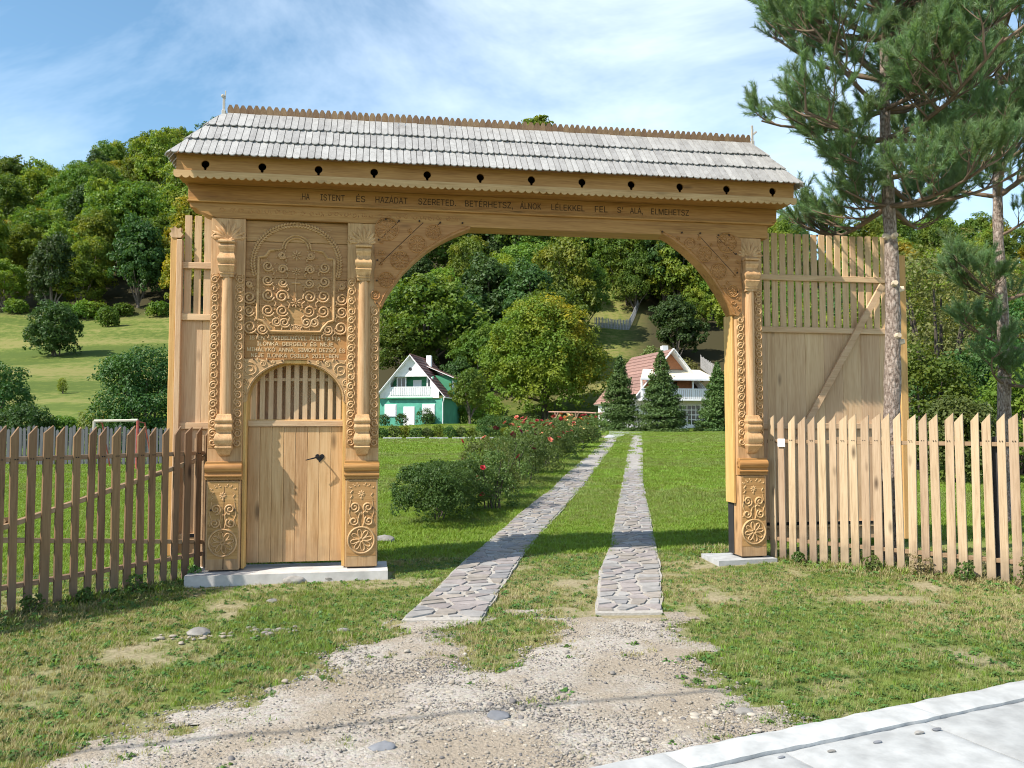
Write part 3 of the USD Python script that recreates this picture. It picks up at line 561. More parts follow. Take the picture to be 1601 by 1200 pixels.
# gate leaves swung back behind the front
def build_leaf(name, label, x0, x1, z0, ztop, zr, stile_right, nsl, yb):
    G = thing(name, label, 'gate leaf', GATE, math.degrees(GATE_YAW))
    rl = rnd(int(abs(x0) * 100) + 3); s = 1 if stile_right else -1; xs = x1 if stile_right else x0
    lo, hi = (x0, x1 - .11) if stile_right else (x0 + .13, x1)
    w = (hi - lo) / nsl
    for k in range(nsl): obj('slat', cbox(lo + k * w + w * .14, lo + (k + 1) * w - w * .14, yb, yb + .022, zr[1], ztop + rl.uniform(-.006, .006), .003), W_LEAF, G)
    n = 8; w2 = (hi - lo) / n
    for k in range(n): obj('plank', cbox(lo + k * w2 + .001, lo + (k + 1) * w2 - .001, yb - .004, yb + .02, .14, zr[1], .003), W_LEAF, G)
    for zz in zr + [1.62, .34]: obj('rail', cbox(lo, hi, yb - .045, yb - .006, zz - .045, zz + .03, .005), W_LEAFX, G)
    b = (P(1375, 447, yb), P(1258, 652, yb)) if stile_right else ((lo + .4, 2.8), (hi - .3, .4))
    if stile_right: obj('brace', beam((b[0][0], yb - .062, b[0][1]), (b[1][0] - .16, yb - .062, b[1][1] - .34), .085, .035, up=(0, 1, 0)), W_LEAFX, G)
    zt = ztop - .22 if not stile_right else ztop - .25
    if stile_right: obj('stile', cbox(x1 - .105, x1, yb - .06, yb + .06, .12, zt, .006), W_STILE, G)
    else:
        obj('stile', cbox(x0, x0 + .07, yb - .05, yb + .06, .12, zt - .02, .006), W_STILE, G)
        obj('stile', cbox(x0 + .072, x0 + .135, yb - .075, yb + .03, .12, zt - .08, .006), W_LEAF, G)
        cx = x0 + .06; obj('carved_stile_top', [prism(Polygon([(cx - .05, zt - .06), (cx - .075, zt - .02), (cx - .05, zt + .01), (cx - .075, zt + .05), (cx - .04, zt + .045), (cx - .015, zt + .075), (cx + .02, zt + .045), (cx + .055, zt + .06), (cx + .05, zt + .01), (cx + .08, zt - .02), (cx + .05, zt - .06)]), yb - .06, yb + .03)], W_LEAF, G)
        # curved gussets in the open bays
        for zz in zr: obj('gusset', prism(Polygon([(.04, zz - .04), (-.16, zz - .04), (-.10, zz - .07), (-.04, zz - .13), (-.02, zz - .24), (.04, zz - .24)]), yb - .042, yb - .01), W_LEAFX, G)
    obj('strap_hinge', [cbox(lo + .1, hi - .4, yb - .052, yb - .046, .33, .37, .001)], IRON, G)
    return G
build_leaf('gate_leaf', 'open right gate leaf behind the light picket fence and pine trunk, with diagonal brace', 6.46, 8.70, 0, 4.155, [3.57, 2.88], True, 19, .47)
build_leaf('gate_leaf', 'open left gate leaf folded back behind the left gate post and wicket', -.70, 1.30, 0, 4.09, [3.50, 2.89], False, 17, .47)

# plinths
S_l = Polygon([(-.33, -.26), (1.83, -.24), (1.82, .42), (-.32, .42)])
pl = obj('gate_plinth', moved(slab(S_l, -.30, 0.0), GATE + np.array([0, 0, 0.0]), GATE_YAW), CONC, None, 'low grey concrete plinth under the wicket and its two posts', cat='plinth')
S_r = Polygon([(5.74, -.20), (6.52, -.13), (6.52, .40), (5.76, .40)])
pr_ = obj('gate_plinth', moved(slab(S_r, -.30, 0.0), GATE, GATE_YAW), CONCW, None, 'small pale concrete pad under the right gate post', cat='plinth')
# ------------------------------------------------------------------ fences
def picket(w, h, d, slant):
    pg = Polygon([(0, 0), (w, 0), (w, h), (0, h - slant)]); v, f = prism(pg, 0, d)
    return v, f
def fence_front(name, label, a, b, n, ztop, w, mat, rails, seed, extra=None):
    F = thing(name, label, 'picket fence', (a[0], a[1], 0), math.degrees(math.atan2(b[1] - a[1], b[0] - a[0])))
    L = math.hypot(b[0] - a[0], b[1] - a[1]); rr = rnd(seed); st = L / n; dx, dy = (b[0] - a[0]) / L, (b[1] - a[1]) / L
    for k in range(n):
        s = (k + .5) * st + rr.uniform(-.008, .008); gz = H(a[0] + s * dx, a[1] + s * dy); ww = w * rr.uniform(.88, 1.12); zt = ztop(s / L) + rr.uniform(-.015, .015)
        v, f = picket(ww, zt - gz + .02, .022, .085 * rr.uniform(.8, 1.2)); v, f = moved((v - np.array([ww / 2, 0, 0]), f), (s, -.022, gz - .02), ry=rr.uniform(-.008, .008), rx=rr.uniform(-.01, .01))
        m = obj('picket', (v, f), mat, F)
        obj('nail', [moved(tube([(s + q, -.0265, zr), (s + q, -.021, zr)], .006, 6)) for zr in (ztop(s / L) - .30,) for q in (-.012, .012)], IRON, m)
    for z0, z1, xa, xb in rails:
        obj('rail', beam((xa * L, .024, z0), (xb * L, .024, z1), .06, .045), W_RAIL, F)
    return F, L
lf0, lf1 = np.array([-5.42, 6.25]), np.array([-3.46, 9.66])
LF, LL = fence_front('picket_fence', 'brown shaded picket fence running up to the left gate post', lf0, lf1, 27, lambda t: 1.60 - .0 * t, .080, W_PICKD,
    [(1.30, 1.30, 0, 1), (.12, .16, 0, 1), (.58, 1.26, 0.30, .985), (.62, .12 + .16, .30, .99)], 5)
obj('brace', beam((LL * .42, .06, .75), (LL * .36, .9, -.05), .06, .05), W_RAIL, LF)
obj('fence_post', [cbox(LL - .09, LL + .01, .05, .15, -.1, 1.5, .006)], W_RAIL, LF); obj('fence_post', [cbox(LL * .30 - .05, LL * .30 + .05, .05, .15, -.1, 1.45, .006)], W_RAIL, LF)
rf0, rf1 = np.array([3.20, 10.44]), np.array([6.30, 7.44])
RF, RL = fence_front('picket_fence', 'pale sunlit picket fence running from the right gate post past the pine', rf0, rf1, 34, lambda t: 1.735 + .03 * t, .083, W_PICK,
    [(1.42, 1.42, 0, 1), (.22, .22, 0, 1)], 6)
for q in (.585, .985): obj('steel_post', cbox(RL * q - .03, RL * q + .03, .06, .12, -.1, 1.5, .004), STEEL, RF)
hn = obj('number_plate', None or join([moved(cbox(-.048, .048, -.004, .0, -.048, .048, .001), (RL * .088 * 0 + .21, -.05, 1.405))]), PLATE, RF, 'small white plate nailed across two pickets')
# the grey fence behind the left lawn
def far_fence(name, label, pts, h, w, gap, mat, cat='fence'):
    F = thing(name, label, cat, (pts[0][0], pts[0][1], 0)); rr = rnd(len(name) + int(pts[0][1])); ms = []; rails = []; o = np.array([pts[0][0], pts[0][1], 0])
    for (xa, ya), (xb, yb) in zip(pts, pts[1:]):
        L = math.hypot(xb - xa, yb - ya); an = math.atan2(yb - ya, xb - xa); n = int(L / (w + gap))
        for k in range(n):
            t = (k + .5) / n; xx, yy = xa + (xb - xa) * t, ya + (yb - ya) * t; g = H(xx, yy); hh = h * rr.uniform(.93, 1.05)
            v, f = prism(Polygon([(-w / 2, -.05), (w / 2, -.05), (w / 2, hh - w * .5), (0, hh), (-w / 2, hh - w * .5)]), -.012, .012); ms.append(moved((v, f), np.array([xx, yy, g]) - o, an, ry=rr.uniform(-.02, .02)))
        m = max(2, int(L / 2.0))
        for k in range(m):
            t0, t1 = k / m, (k + 1) / m; A = np.array([xa + (xb - xa) * t0, ya + (yb - ya) * t0, 0]); B = np.array([xa + (xb - xa) * t1, ya + (yb - ya) * t1, 0]); A[2], B[2] = H(A[0], A[1]), H(B[0], B[1])
            for q in (.25, .8): rails.append(beam(A + [0, 0, h * q] - o + np.array([-math.sin(an), math.cos(an), 0]) * .03, B + [0, 0, h * q] - o + np.array([-math.sin(an), math.cos(an), 0]) * .03, .05, .03))
    obj('picket_row', ms, mat, F, kind='stuff'); obj('rail', rails, mat, F)
    return F
far_fence('grey_fence', 'weathered dark grey paling fence behind the left lawn', [(-24, 27.3), (-9.0, 27.3), (-8.0, 33)], 1.25, .10, .035, W_GREY)
x0, y0 = on_ground(936, 523); x1, y1 = on_ground(982, 520)
far_fence('grey_fence', 'grey paling fence high on the grassy slope right of the yellowing tree', [at(930, 135)[:2], at(984, 135)[:2], at(1000, 146)[:2]], 1.7, .16, .08, plain('silver_paling', (.33, .33, .33), .8, .15))
far_fence('grey_fence', 'short pale paling fence uphill behind the orange gabled house', [at(1096, 118)[:2], at(1124, 112)[:2]], 1.9, .2, .12, plain('pale_paling', (.42, .41, .40), .8, .15))
# wooden railing by the path end
A = at(858, 71); B = at(944, 68)
Rl = thing('wooden_railing', 'reddish rustic pole railing behind the rose bushes', 'railing', A)
WRED = plain('reddish_pole', (.30, .17, .12), .7, .2)
o = np.array(A); Bv = np.array(B) - o; zc = 1.45
obj('top_pole', tube([(0, 0, zc), tuple(Bv * .5 + [0, 0, zc + .02]), tuple(Bv + [0, 0, zc])], .07, 8), WRED, Rl)
for t in (.12, .5, .95):
    q = Bv * t; obj('post', tube([tuple(q - [0, 0, .1]), tuple(q + [0, 0, zc])], .07, 8), WRED, Rl); obj('strut', tube([tuple(q + [0, 0, zc - .6]), tuple(q + Bv * .06 + [0, 0, zc])], .05, 8), WRED, Rl)
# small football goal
gx0, gy0, gz0 = at(148, 25.3); gx1, gy1, gz1 = at(216, 25.3)
GO = thing('football_goal', 'small football goal with white crossbar and red posts behind the left fence', 'goal', (gx0, gy0, gz0))
wg = gx1 - gx0; PW = plain('worn_white_paint', (.46, .42, .35), .6, .15); PR = plain('worn_red_paint', (.33, .07, .05), .6, .15)
obj('crossbar', tube([(0, 0, 1.50), (wg, 0, 1.52)], .045, 10), PW, GO); obj('post', tube([(0, 0, -.1), (0, 0, 1.5)], .045, 10), PW, GO); obj('post', tube([(wg, 0, -.1), (wg, 0, 1.52)], .045, 10), PR, GO)
for q in (0, wg): obj('back_stay', tube([(q, 0, 1.48), (q, .5, 1.44), (q, 1.1, 0)], .02, 8), PR, GO)

# ------------------------------------------------------------------ houses
def tiles(mat):
    pass
TILE_D = plain('brown_roof_tile', (.15, .065, .055), .6, .15, 3.0); TILE_R = plain('red_roof_tile', (.26, .15, .12), .6, .14, 3.0)
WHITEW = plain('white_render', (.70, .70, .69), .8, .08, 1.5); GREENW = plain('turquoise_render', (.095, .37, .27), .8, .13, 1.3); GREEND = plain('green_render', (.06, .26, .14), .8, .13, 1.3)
SHUT = plain('white_shutter', (.74, .75, .77), .5, .03); GLASS = plain('dark_pane', (.03, .035, .04), .1, .1, spec=.6); ORANGE = plain('orange_boards', (.50, .20, .09), .7, .1); CREAM = plain('cream_canopy', (.62, .57, .44), .7, .06); WHITEP = plain('white_woodwork', (.78, .78, .78), .5, .03)
DARKIN = plain('dark_interior', (.05, .03, .02), .8, .1)
def roof_slope(parent, name, a, b, c, d, mat, rows, th=.12):
    """tile courses from the eave a-b up to the ridge d-c, each course a tilted strip"""
    a, b, c, d = (np.array(q, float) for q in (a, b, c, d)); nrm = np.cross(b - a, d - a); nrm /= np.linalg.norm(nrm); nrm = nrm if nrm[2] > 0 else -nrm
    for k in range(rows):
        t0, t1 = k / rows, min(1, (k + 1.15) / rows); p = [a + (d - a) * t0 + nrm * .085, b + (c - b) * t0 + nrm * .085, b + (c - b) * t1 + nrm * .03, a + (d - a) * t1 + nrm * .03]
        q = [v - nrm * .05 for v in p]; v = np.array(p + q); f = np.array([[0, 1, 2], [0, 2, 3], [4, 6, 5], [4, 7, 6], [0, 4, 5], [0, 5, 1], [1, 5, 6], [1, 6, 2], [2, 6, 7], [2, 7, 3], [3, 7, 4], [3, 4, 0]])
        obj('tile_course', (v, f), mat, parent)
def house_green():
    W, Ln, he, hr = 6.15, 8.0, 4.05, 6.75
    bx, by, bz = at(594, 80); rot = -9.0
    Hs = thing('green_house', 'small turquoise and white gabled house with brown tiled roof', 'house', (bx, by, bz), rot)
    hg = 2.62     # gable wall springs here, front width W
    # ground floor and side walls
    obj('ground_floor_wall', [cbox(0, W, .0, Ln, -.3, 2.62, .01)], GREENW, Hs)
    obj('side_wall', [cbox(W + .003, W + .04, .1, Ln, -.3, 3.1, .01)], GREEND, Hs)
    for xx, ww, kind in ((.55, 1.05, 'w'), (2.35, 1.1, 'd'), (4.25, 1.15, 'w')):
        if kind == 'd': obj('door', cbox(xx, xx + ww, -.06, -.005, -.2, 1.85, .01), SHUT, Hs)
        else:
            w_ = obj('window', cbox(xx - .06, xx + ww + .06, -.05, -.005, .85, 2.1, .01), WHITEP, Hs)
            obj('shutter', cbox(xx, xx + ww, -.08, -.052, .9, 2.05, .01), SHUT, w_)
            for k in range(9): obj('slat', cbox(xx + .03, xx + ww - .03, -.09, -.081, .94 + k * .12, 1.03 + k * .12, .004), SHUT, w_)
    # upper front: white gable with recessed balcony
    ap = (W / 2, hr - .1); sl = (hr - he) / (W / 2 + .35)
    gable = Polygon([(0.05, 2.65), (W - .05, 2.65), (W - .05, 3.15), (W / 2, hr - .25), (.05, 3.15)])
    zroof = lambda xx: hr - (hr - 2.75) * abs(xx - W / 2) / (W / 2 + .35)
    gable = Polygon([(0.05, 2.66), (W - .3, 2.66), (W - .3, zroof(W - .3) - .12), (W / 2, hr - .12), (.05, zroof(.05) - .12)])
    hole = sbox(1.05, 3.72, W - 1.15, 4.72)
    obj('gable_wall', prism(gable.difference(hole), -.12, .02), WHITEW, Hs)
    obj('balcony_floor', cbox(.7, W - .9, -.28, -.125, 2.62, 2.72, .01), GREEND, Hs)
    obj('balcony_back_wall', cbox(1.0, W - 1.1, 1.0, 1.1, 2.7, 4.8, .01), GREEND, Hs)
    obj('shutter', cbox(3.0, 3.85, .96, .998, 3.7, 4.45, .01), SHUT, Hs)
    for xx, ww in ((1.65, .8), (4.62, .42)):
        w_ = obj('window', cbox(xx - .07, xx + ww + .07, .25, .3, 3.66, 4.68, .01), WHITEP, Hs)
        for q in (0, 1) if ww > .6 else (0,): obj('pane', cbox(xx + q * ww / 2 + .03, xx + (q + 1) * ww / (2 if ww > .6 else 1) - .03, .235, .248, 3.75, 4.6, .004), GLASS, w_)
    for k in range(22): obj('baluster', cbox(1.06 + k * .18, 1.18 + k * .18, -.17, -.135, 2.95, 3.66, .005), WHITEP, Hs)
    obj('balcony_rail', [cbox(1.0, W - 1.1, -.19, -.124, 3.66, 3.74, .01)], WHITEP, Hs)
    obj('vent', [moved(tube([(0, 0, 0), (0, .03, 0)], .16, 12), (W / 2 - .05, -.15, 5.45))], STEEL, Hs)
    # roof
    eL, eR = (-.35, 2.75), (W + .35, 2.75); yf, yb = -.45, Ln
    R = obj('roof', join([prism(Polygon([(eL[0], eL[1]), (W / 2, hr), (eR[0], eR[1]), (eR[0] - .05, eR[1] - .02), (W / 2, hr - .12), (eL[0] + .05, eL[1] - .02)]), yf + .02, yb)]), WHITEP, Hs)
    roof_slope(R, 'r', (eR[0], yf, eR[1]), (eR[0], yb, eR[1]), (W / 2, yb, hr), (W / 2, yf, hr), TILE_D, 13)
    roof_slope(R, 'l', (eL[0], yb, eL[1]), (eL[0], yf, eL[1]), (W / 2, yf, hr), (W / 2, yb, hr), TILE_D, 13)
    obj('bargeboard', [beam((eR[0] + .02, yf - .03, eR[1] - .02), (W / 2, yf - .03, hr + .02), .05, .16, up=(0, 1, 0)), beam((eL[0] - .02, yf - .03, eL[1] - .02), (W / 2, yf - .03, hr + .02), .05, .16, up=(0, 1, 0))], WHITEP, R)
    obj('chimney', cbox(W / 2 + .35, W / 2 + .85, 4.2, 4.7, hr - 1.2, hr + .35, .02), WHITEW, R)
    obj('ridge_cap', tube([(W / 2, yf, hr + .06), (W / 2, yb, hr + .06)], .09, 8), TILE_D, R)
    # dormer on the right slope
    dm = obj('dormer', [cbox(W / 2 + 1.0, W + .15, 3.0, 5.6, 3.1, 5.0, .01)], GREEND, Hs)
    obj('dormer_window', cbox(W + .152, W + .17, 3.4, 4.4, 3.5, 4.5, .005), SHUT, dm)
    dv = [(W / 2 + .7, 2.75, 5.75), (W + .5, 2.75, 4.85)]
    roof_slope(dm, 'd', (W + .5, 2.7, 4.75), (W + .5, 5.9, 4.75), (W / 2 + .75, 5.9, 5.95), (W / 2 + .75, 2.7, 5.95), TILE_R, 8)
    obj('bargeboard', beam((W + .52, 2.66, 4.72), (W / 2 + .8, 2.66, 5.9), .05, .14, up=(0, 1, 0)), WHITEP, dm)
    obj('downpipe', [tube([(W + .2, -.2, 2.75), (W + .2, -.2, 2.5), (W + .07, -.06, 2.2), (W + .07, -.06, -.2)], .045, 8), tube([(W + .37, -.45, 2.7), (W + .37, Ln, 2.7)], .07, 8)], WHITEP, Hs)
house_green()
def house_orange():
    # the gable faces the camera and slightly right; its ridge runs away to the left
    Y = 74.0; bx, by, bz = at(992, Y)
    W, Ln = 7.7, 9.5; hr, he = 7.4, 2.55
    Hs = thing('orange_gabled_house', 'white house with red tiled roof, orange gable and cream balcony canopy', 'house', (bx, by, bz), 14.0)
    z = lambda xx: hr - (hr - he) * abs(xx - W / 2) / (W / 2 + .3)
    obj('ground_floor_wall', cbox(0, W, .8, Ln, -.3, 2.7, .01), WHITEW, Hs)
    obj('upper_wall', prism(Polygon([(.1, 2.71), (W - .1, 2.71), (W - .1, z(W - .1) - .1), (W / 2, hr - .15), (.1, z(.1) - .1)]), 1.2, 1.35), WHITEW, Hs, 'white upper gable wall')
    obj('gable_boards', prism(Polygon([(W / 2 - 1.35, 5.62), (W / 2 + 1.45, 5.62), (W / 2, hr - .2)]), .98, 1.18), ORANGE, Hs)
    obj('balcony_wall', cbox(1.2, W - .6, 1.05, 1.19, 2.9, 4.6, .01), ORANGE, Hs)
    obj('balcony_door', cbox(3.75, 4.6, .98, 1.04, 3.0, 4.5, .01), DARKIN, Hs); obj('balcony_window', cbox(6.3, 6.8, .98, 1.04, 3.3, 4.4, .01), DARKIN, Hs)
    F = obj('balcony_floor', cbox(.4, W - .2, -.6, 1.0, 2.70, 2.86, .01), WHITEP, Hs)
    for k in range(34): obj('baluster', cbox(.5 + k * .2, .66 + k * .2, -.58, -.54, 2.87, 3.7, .004), WHITEP, F)
    obj('handrail', cbox(.4, W - .2, -.62, -.5, 3.7, 3.80, .01), WHITEP, F)
    for xx in (.5, 3.35, 5.45, W - .4): obj('balcony_post', cbox(xx - .07, xx + .07, -.55, -.41, 2.87, 4.65, .01), WHITEP, F)
    C = obj('canopy', prism(Polygon([(0, 0), (1, 0), (1, 1)]), 0, .01), CREAM, Hs) if False else None
    v = np.array([(.2, -.95, 4.62), (W + .1, -.95, 4.62), (W - .8, 1.1, 5.62), (1.3, 1.1, 5.62)]); v2 = v - np.array([0, 0, .09])
    f = np.array([[0, 1, 2], [0, 2, 3], [4, 6, 5], [4, 7, 6], [0, 4, 5], [0, 5, 1], [1, 5, 6], [1, 6, 2], [2, 6, 7], [2, 7, 3], [3, 7, 4], [3, 4, 0]])
    cn = obj('canopy', (np.vstack([v, v2]), f), CREAM, Hs); obj('canopy_edge', cbox(.2, W + .1, -1.0, -.955, 4.5, 4.66, .01), WHITEP, cn)
    D = obj('glazed_door', cbox(3.6, 6.8, .70, .79, .0, 2.4, .01), WHITEP, Hs)
    for i in range(7):
        for j in range(4): obj('pane', cbox(3.7 + i * .44, 4.05 + i * .44, .68, .698, .62 + j * .44, .98 + j * .44, .004), GLASS, D)
    R = obj('roof', prism(Polygon([(-.3, he), (W / 2, hr), (W + .3, he), (W + .22, he - .05), (W / 2, hr - .14), (-.22, he - .05)]), .15, Ln + .4), WHITEP, Hs)
    roof_slope(R, 'l', (-.3, Ln + .4, he), (-.3, .1, he), (W / 2, .1, hr), (W / 2, Ln + .4, hr), TILE_R, 14)
    roof_slope(R, 'r', (W + .3, .1, he), (W + .3, Ln + .4, he), (W / 2, Ln + .4, hr), (W / 2, .1, hr), TILE_R, 14)
    obj('bargeboard', [beam((-.32, .06, he - .02), (W / 2, .06, hr + .04), .06, .24, up=(0, 1, 0)), beam((W + .32, .06, he - .02), (W / 2, .06, hr + .04), .06, .24, up=(0, 1, 0))], WHITEP, R)
    obj('chimney', cbox(W / 2 + .1, W / 2 + .65, 2.6, 3.15, hr - .8, hr + .55, .02), WHITEW, R)
house_orange()
# ------------------------------------------------------------------ ground, drive, paths, slabs
def interp_path(pl, pr):
    """edge points in world coordinates as functions of distance"""
    L = np.array([on_ground(*q) for q in pl]); R = np.array([on_ground(*q) for q in pr]); return L[np.argsort(L[:, 1])], R[np.argsort(R[:, 1])]
LPl, LPr = interp_path([(629.6, 971.8), (712, 892), (766, 845), (812.5, 804), (859, 768), (895, 732.5), (922.5, 710.5), (947, 686)], [(752, 974.5), (812.5, 878), (840, 842.5), (876, 802.6), (906, 768), (933.5, 730), (953, 705), (966.5, 683)])
RPl, RPr = interp_path([(929.4, 961), (940.4, 884), (954, 853.5), (962.4, 804), (972, 760), (980, 713), (986, 691), (990, 681.6)], [(1038, 961), (1032.5, 884), (1025.7, 856), (1016, 804), (1006.4, 760), (1005, 713), (1003.7, 686), (1002.3, 675)])
PATHS = [(LPl, LPr), (RPl, RPr)]
def path_x(P_, Y): return np.interp(Y, P_[:, 1], P_[:, 0])
def in_path(x, y, grow=0.0):
    m = np.zeros(np.shape(x), bool)
    for L, R in PATHS: m |= (y > 7.25) & (y < 56) & (x > path_x(L, y) - grow) & (x < path_x(R, y) + grow)
    return m
gl = [on_ground(*q) for q in ((565, 1005), (520, 1040), (470, 1072), (390, 1105), (300, 1130), (235, 1150), (150, 1185), (60, 1235))]
gr = [on_ground(*q) for q in ((1060, 1020), (1100, 1055), (1135, 1085), (1270, 1105), (1215, 1150), (1130, 1190), (1000, 1215))]
gravel_poly = Polygon([(-.99, 7.35)] + [tuple(q) for q in gl] + [(-4.5, 2.0), (-3, 1.2), (2, 1.2), (1.6, 3.0)] + [tuple(q) for q in gr[::-1]] + [(1.42, 7.5)]).buffer(0)
wedge = Polygon([tuple(on_ground(*q)) for q in ((752, 968), (700, 985), (735, 1040), (780, 1062), (845, 1015), (880, 985), (945, 962))])
S0 = np.array([.63, 4.2]); SD = np.array([3.22 - .63, 5.33 - 4.2]); SD /= np.linalg.norm(SD); SN = np.array([SD[1], -SD[0]])   # slab edge line, SN towards the camera side
from shapely import contains_xy, prepare
from shapely import distance as sh_distance, points as sh_points
def signed(poly, x, y):
    d = sh_distance(poly.boundary, sh_points(np.c_[np.ravel(x), np.ravel(y)])); ins = contains_xy(poly, np.ravel(x), np.ravel(y)); return np.where(ins, -d, d).reshape(np.shape(x))
def nz(x, y, f, seed, octv=3): return meshkit.fbm(np.stack([np.asarray(x) * f, np.asarray(y) * f, 0 * np.asarray(x)], -1), octv, seed)
def gravelness(x, y):
    d = signed(gravel_poly, x, y) + (nz(x, y, 2.2, 21, 5) - .5) * .9 + (nz(x, y, 7.0, 22, 3) - .5) * .35
    w = signed(wedge, x, y) + (nz(x, y, 3.0, 23) - .5) * .6
    return np.maximum(d, -w - .0)          # < 0 inside gravel
def grass_density(x, y):
    x = np.asarray(x, float); y = np.asarray(y, float)
    u = (x - GATE[0]) * GU[0] + (y - GATE[1]) * GU[1]; v = (x - GATE[0]) * GV[0] + (y - GATE[1]) * GV[1]
    d = np.ones(np.shape(x))
    front = np.clip((.9 - v) / 1.0, 0, 1)
    n = nz(x, y, 1.1, 31, 4); n2 = nz(x, y, 3.1, 33, 3)
    d = d * (1 - front * (np.clip((.55 - n) * 6.0, 0, 1) * .52 + np.clip((.46 - n2) * 8, 0, 1) * .46))
    g = gravelness(x, y); d = np.where(g < -.05, np.where(n2 > .66, .10, 0.0) + .38 * np.clip(1 + g / .35, 0, 1) * np.clip((nz(x, y, 5.0, 24) - .42) * 6, 0, 1), d * np.clip(g / .30 + .4, 0, 1))
    d = np.where(in_path(x, y, -.035), 0, d)
    s = (x - S0[0]) * SN[0] + (y - S0[1]) * SN[1]; d = np.where(s > -.02, 0, d); d = np.where((s > -.10) & (s < -.02), np.maximum(d, .5 * (gravelness(x, y) > -.1)), d)
    d = np.where((u > -.36) & (u < 1.86) & (v > -.28) & (v < .45), 0, d); d = np.where((u > 5.70) & (u < 6.55) & (v > -.22) & (v < .45), 0, d)
    d = np.where((u > -.3) & (u < 2.4) & (v > -.75) & (v <= -.22), d * .35, d)
    return d
def axis(parts): return np.unique(np.concatenate([np.arange(a, b, s) for a, b, s in parts] + [[parts[-1][1]]]))
gx = axis([(-420, -120, 25), (-120, -40, 5), (-40, -9, 1.0), (-9, 9, .14), (9, 40, 1.0), (40, 120, 5), (120, 420, 25)]); gy = axis([(-120, 0, 12), (0, 2.4, .6), (2.4, 16, .14), (16, 60, 1.0), (60, 150, 3.0), (150, 330, 8), (330, 700, 40)])
GXX, GYY = np.meshgrid(gx, gy); GZZ = height(GXX, GYY)
def grid_mesh(X, Y, Z, mask=None):
    ny, nx = X.shape; i = np.arange(ny * nx).reshape(ny, nx); q = np.stack([i[:-1, :-1], i[:-1, 1:], i[1:, 1:], i[1:, :-1]], -1).reshape(-1, 4)
    if mask is not None: q = q[mask[:-1, :-1].ravel()]
    f = np.vstack([q[:, [0, 1, 2]], q[:, [0, 2, 3]]]); v = np.c_[X.ravel(), Y.ravel(), Z.ravel()]; us, inv = np.unique(f, return_inverse=True); return v[us], inv.reshape(f.shape), us
v, f, us = grid_mesh(GXX, GYY, GZZ)
dens = np.where((GYY > 2) & (GYY < 60) & (abs(GXX) < 40), grass_density(GXX, GYY), 1.0).ravel()[us]
woods = np.clip((GYY - 118) / 14, 0, 1) * np.clip(1 - (GXX * FPX / np.maximum(GYY, 10) + 800 - 980) ** 2 / 60 ** 2 * 0, 0, 1)
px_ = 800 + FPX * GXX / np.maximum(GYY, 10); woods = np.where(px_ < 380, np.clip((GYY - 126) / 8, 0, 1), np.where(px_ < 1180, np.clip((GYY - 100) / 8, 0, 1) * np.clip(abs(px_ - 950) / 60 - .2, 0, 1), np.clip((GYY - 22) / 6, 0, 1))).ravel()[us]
GROUND = M('turf_and_soil', {'d': ('attribute', {'attribute': 'turf'}), 'w': ('attribute', {'attribute': 'woods'}), 'g': ('geometry', {}),
    'n1': ('noise_texture', {'scale': 2.0, 'detail': 8.0, 'roughness': .65}), 'n2': ('noise_texture', {'scale': 26.0, 'detail': 6.0, 'roughness': .7}), 'n3': ('noise_texture', {'scale': .16, 'detail': 5.0, 'roughness': .6}), 'st': ('mapping', {'scale': (.05, .55, .05)}),
    'soil': ('rgb_ramp', {'ramp': [(.25, (.15, .125, .07)), (.5, (.265, .225, .14)), (.75, (.38, .325, .225))]}),
    'turf': ('rgb_ramp', {'ramp': [(.25, (.075, .11, .022)), (.5, (.145, .20, .04)), (.75, (.22, .245, .075))]}),
    'tfar': ('rgb_ramp', {'ramp': [(.475, (.055, .08, .015)), (.525, (.105, .128, .026)), (.58, (.19, .165, .06))]}),
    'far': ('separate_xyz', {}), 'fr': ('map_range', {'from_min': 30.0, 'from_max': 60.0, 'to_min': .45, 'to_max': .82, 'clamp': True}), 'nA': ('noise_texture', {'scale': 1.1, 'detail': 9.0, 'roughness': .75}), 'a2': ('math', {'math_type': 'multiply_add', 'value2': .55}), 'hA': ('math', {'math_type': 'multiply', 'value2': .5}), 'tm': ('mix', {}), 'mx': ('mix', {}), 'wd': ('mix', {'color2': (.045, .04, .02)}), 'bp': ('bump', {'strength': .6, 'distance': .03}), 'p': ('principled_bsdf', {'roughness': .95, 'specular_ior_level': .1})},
    [('g.position', 'n1.vector'), ('g.position', 'n2.vector'), ('g.position', 'st.vector'), ('st.vector', 'n3.vector'), ('n2.fac', 'soil.fac'), ('n2.fac', 'turf.fac'), ('g.position', 'nA.vector'), ('g.position', 'far.vector'), ('far.y', 'fr.value'), ('fr.result', 'tm.fac'), ('n3.fac', 'a2.value1'), ('nA.fac', 'hA.value1'), ('hA.value', 'a2.value3'), ('a2.value', 'tfar.fac'), ('turf.color', 'tm.color1'), ('tfar.color', 'tm.color2'),
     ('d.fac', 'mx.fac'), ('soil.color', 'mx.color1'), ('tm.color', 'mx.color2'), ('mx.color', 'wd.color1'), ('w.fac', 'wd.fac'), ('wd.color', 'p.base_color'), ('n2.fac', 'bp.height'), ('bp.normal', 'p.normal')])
gm = usdkit.mesh(stage, '/World/ground', (v, f), GROUND, True); tag(gm, kind='structure')
for nm, arr in (('turf', np.clip(dens * 1.05, 0, 1)), ('woods', woods)): UsdGeom.PrimvarsAPI(gm).CreatePrimvar(nm, T.FloatArray, 'vertex').Set(Vt.FloatArray.FromNumpy(arr.astype(np.float32)))
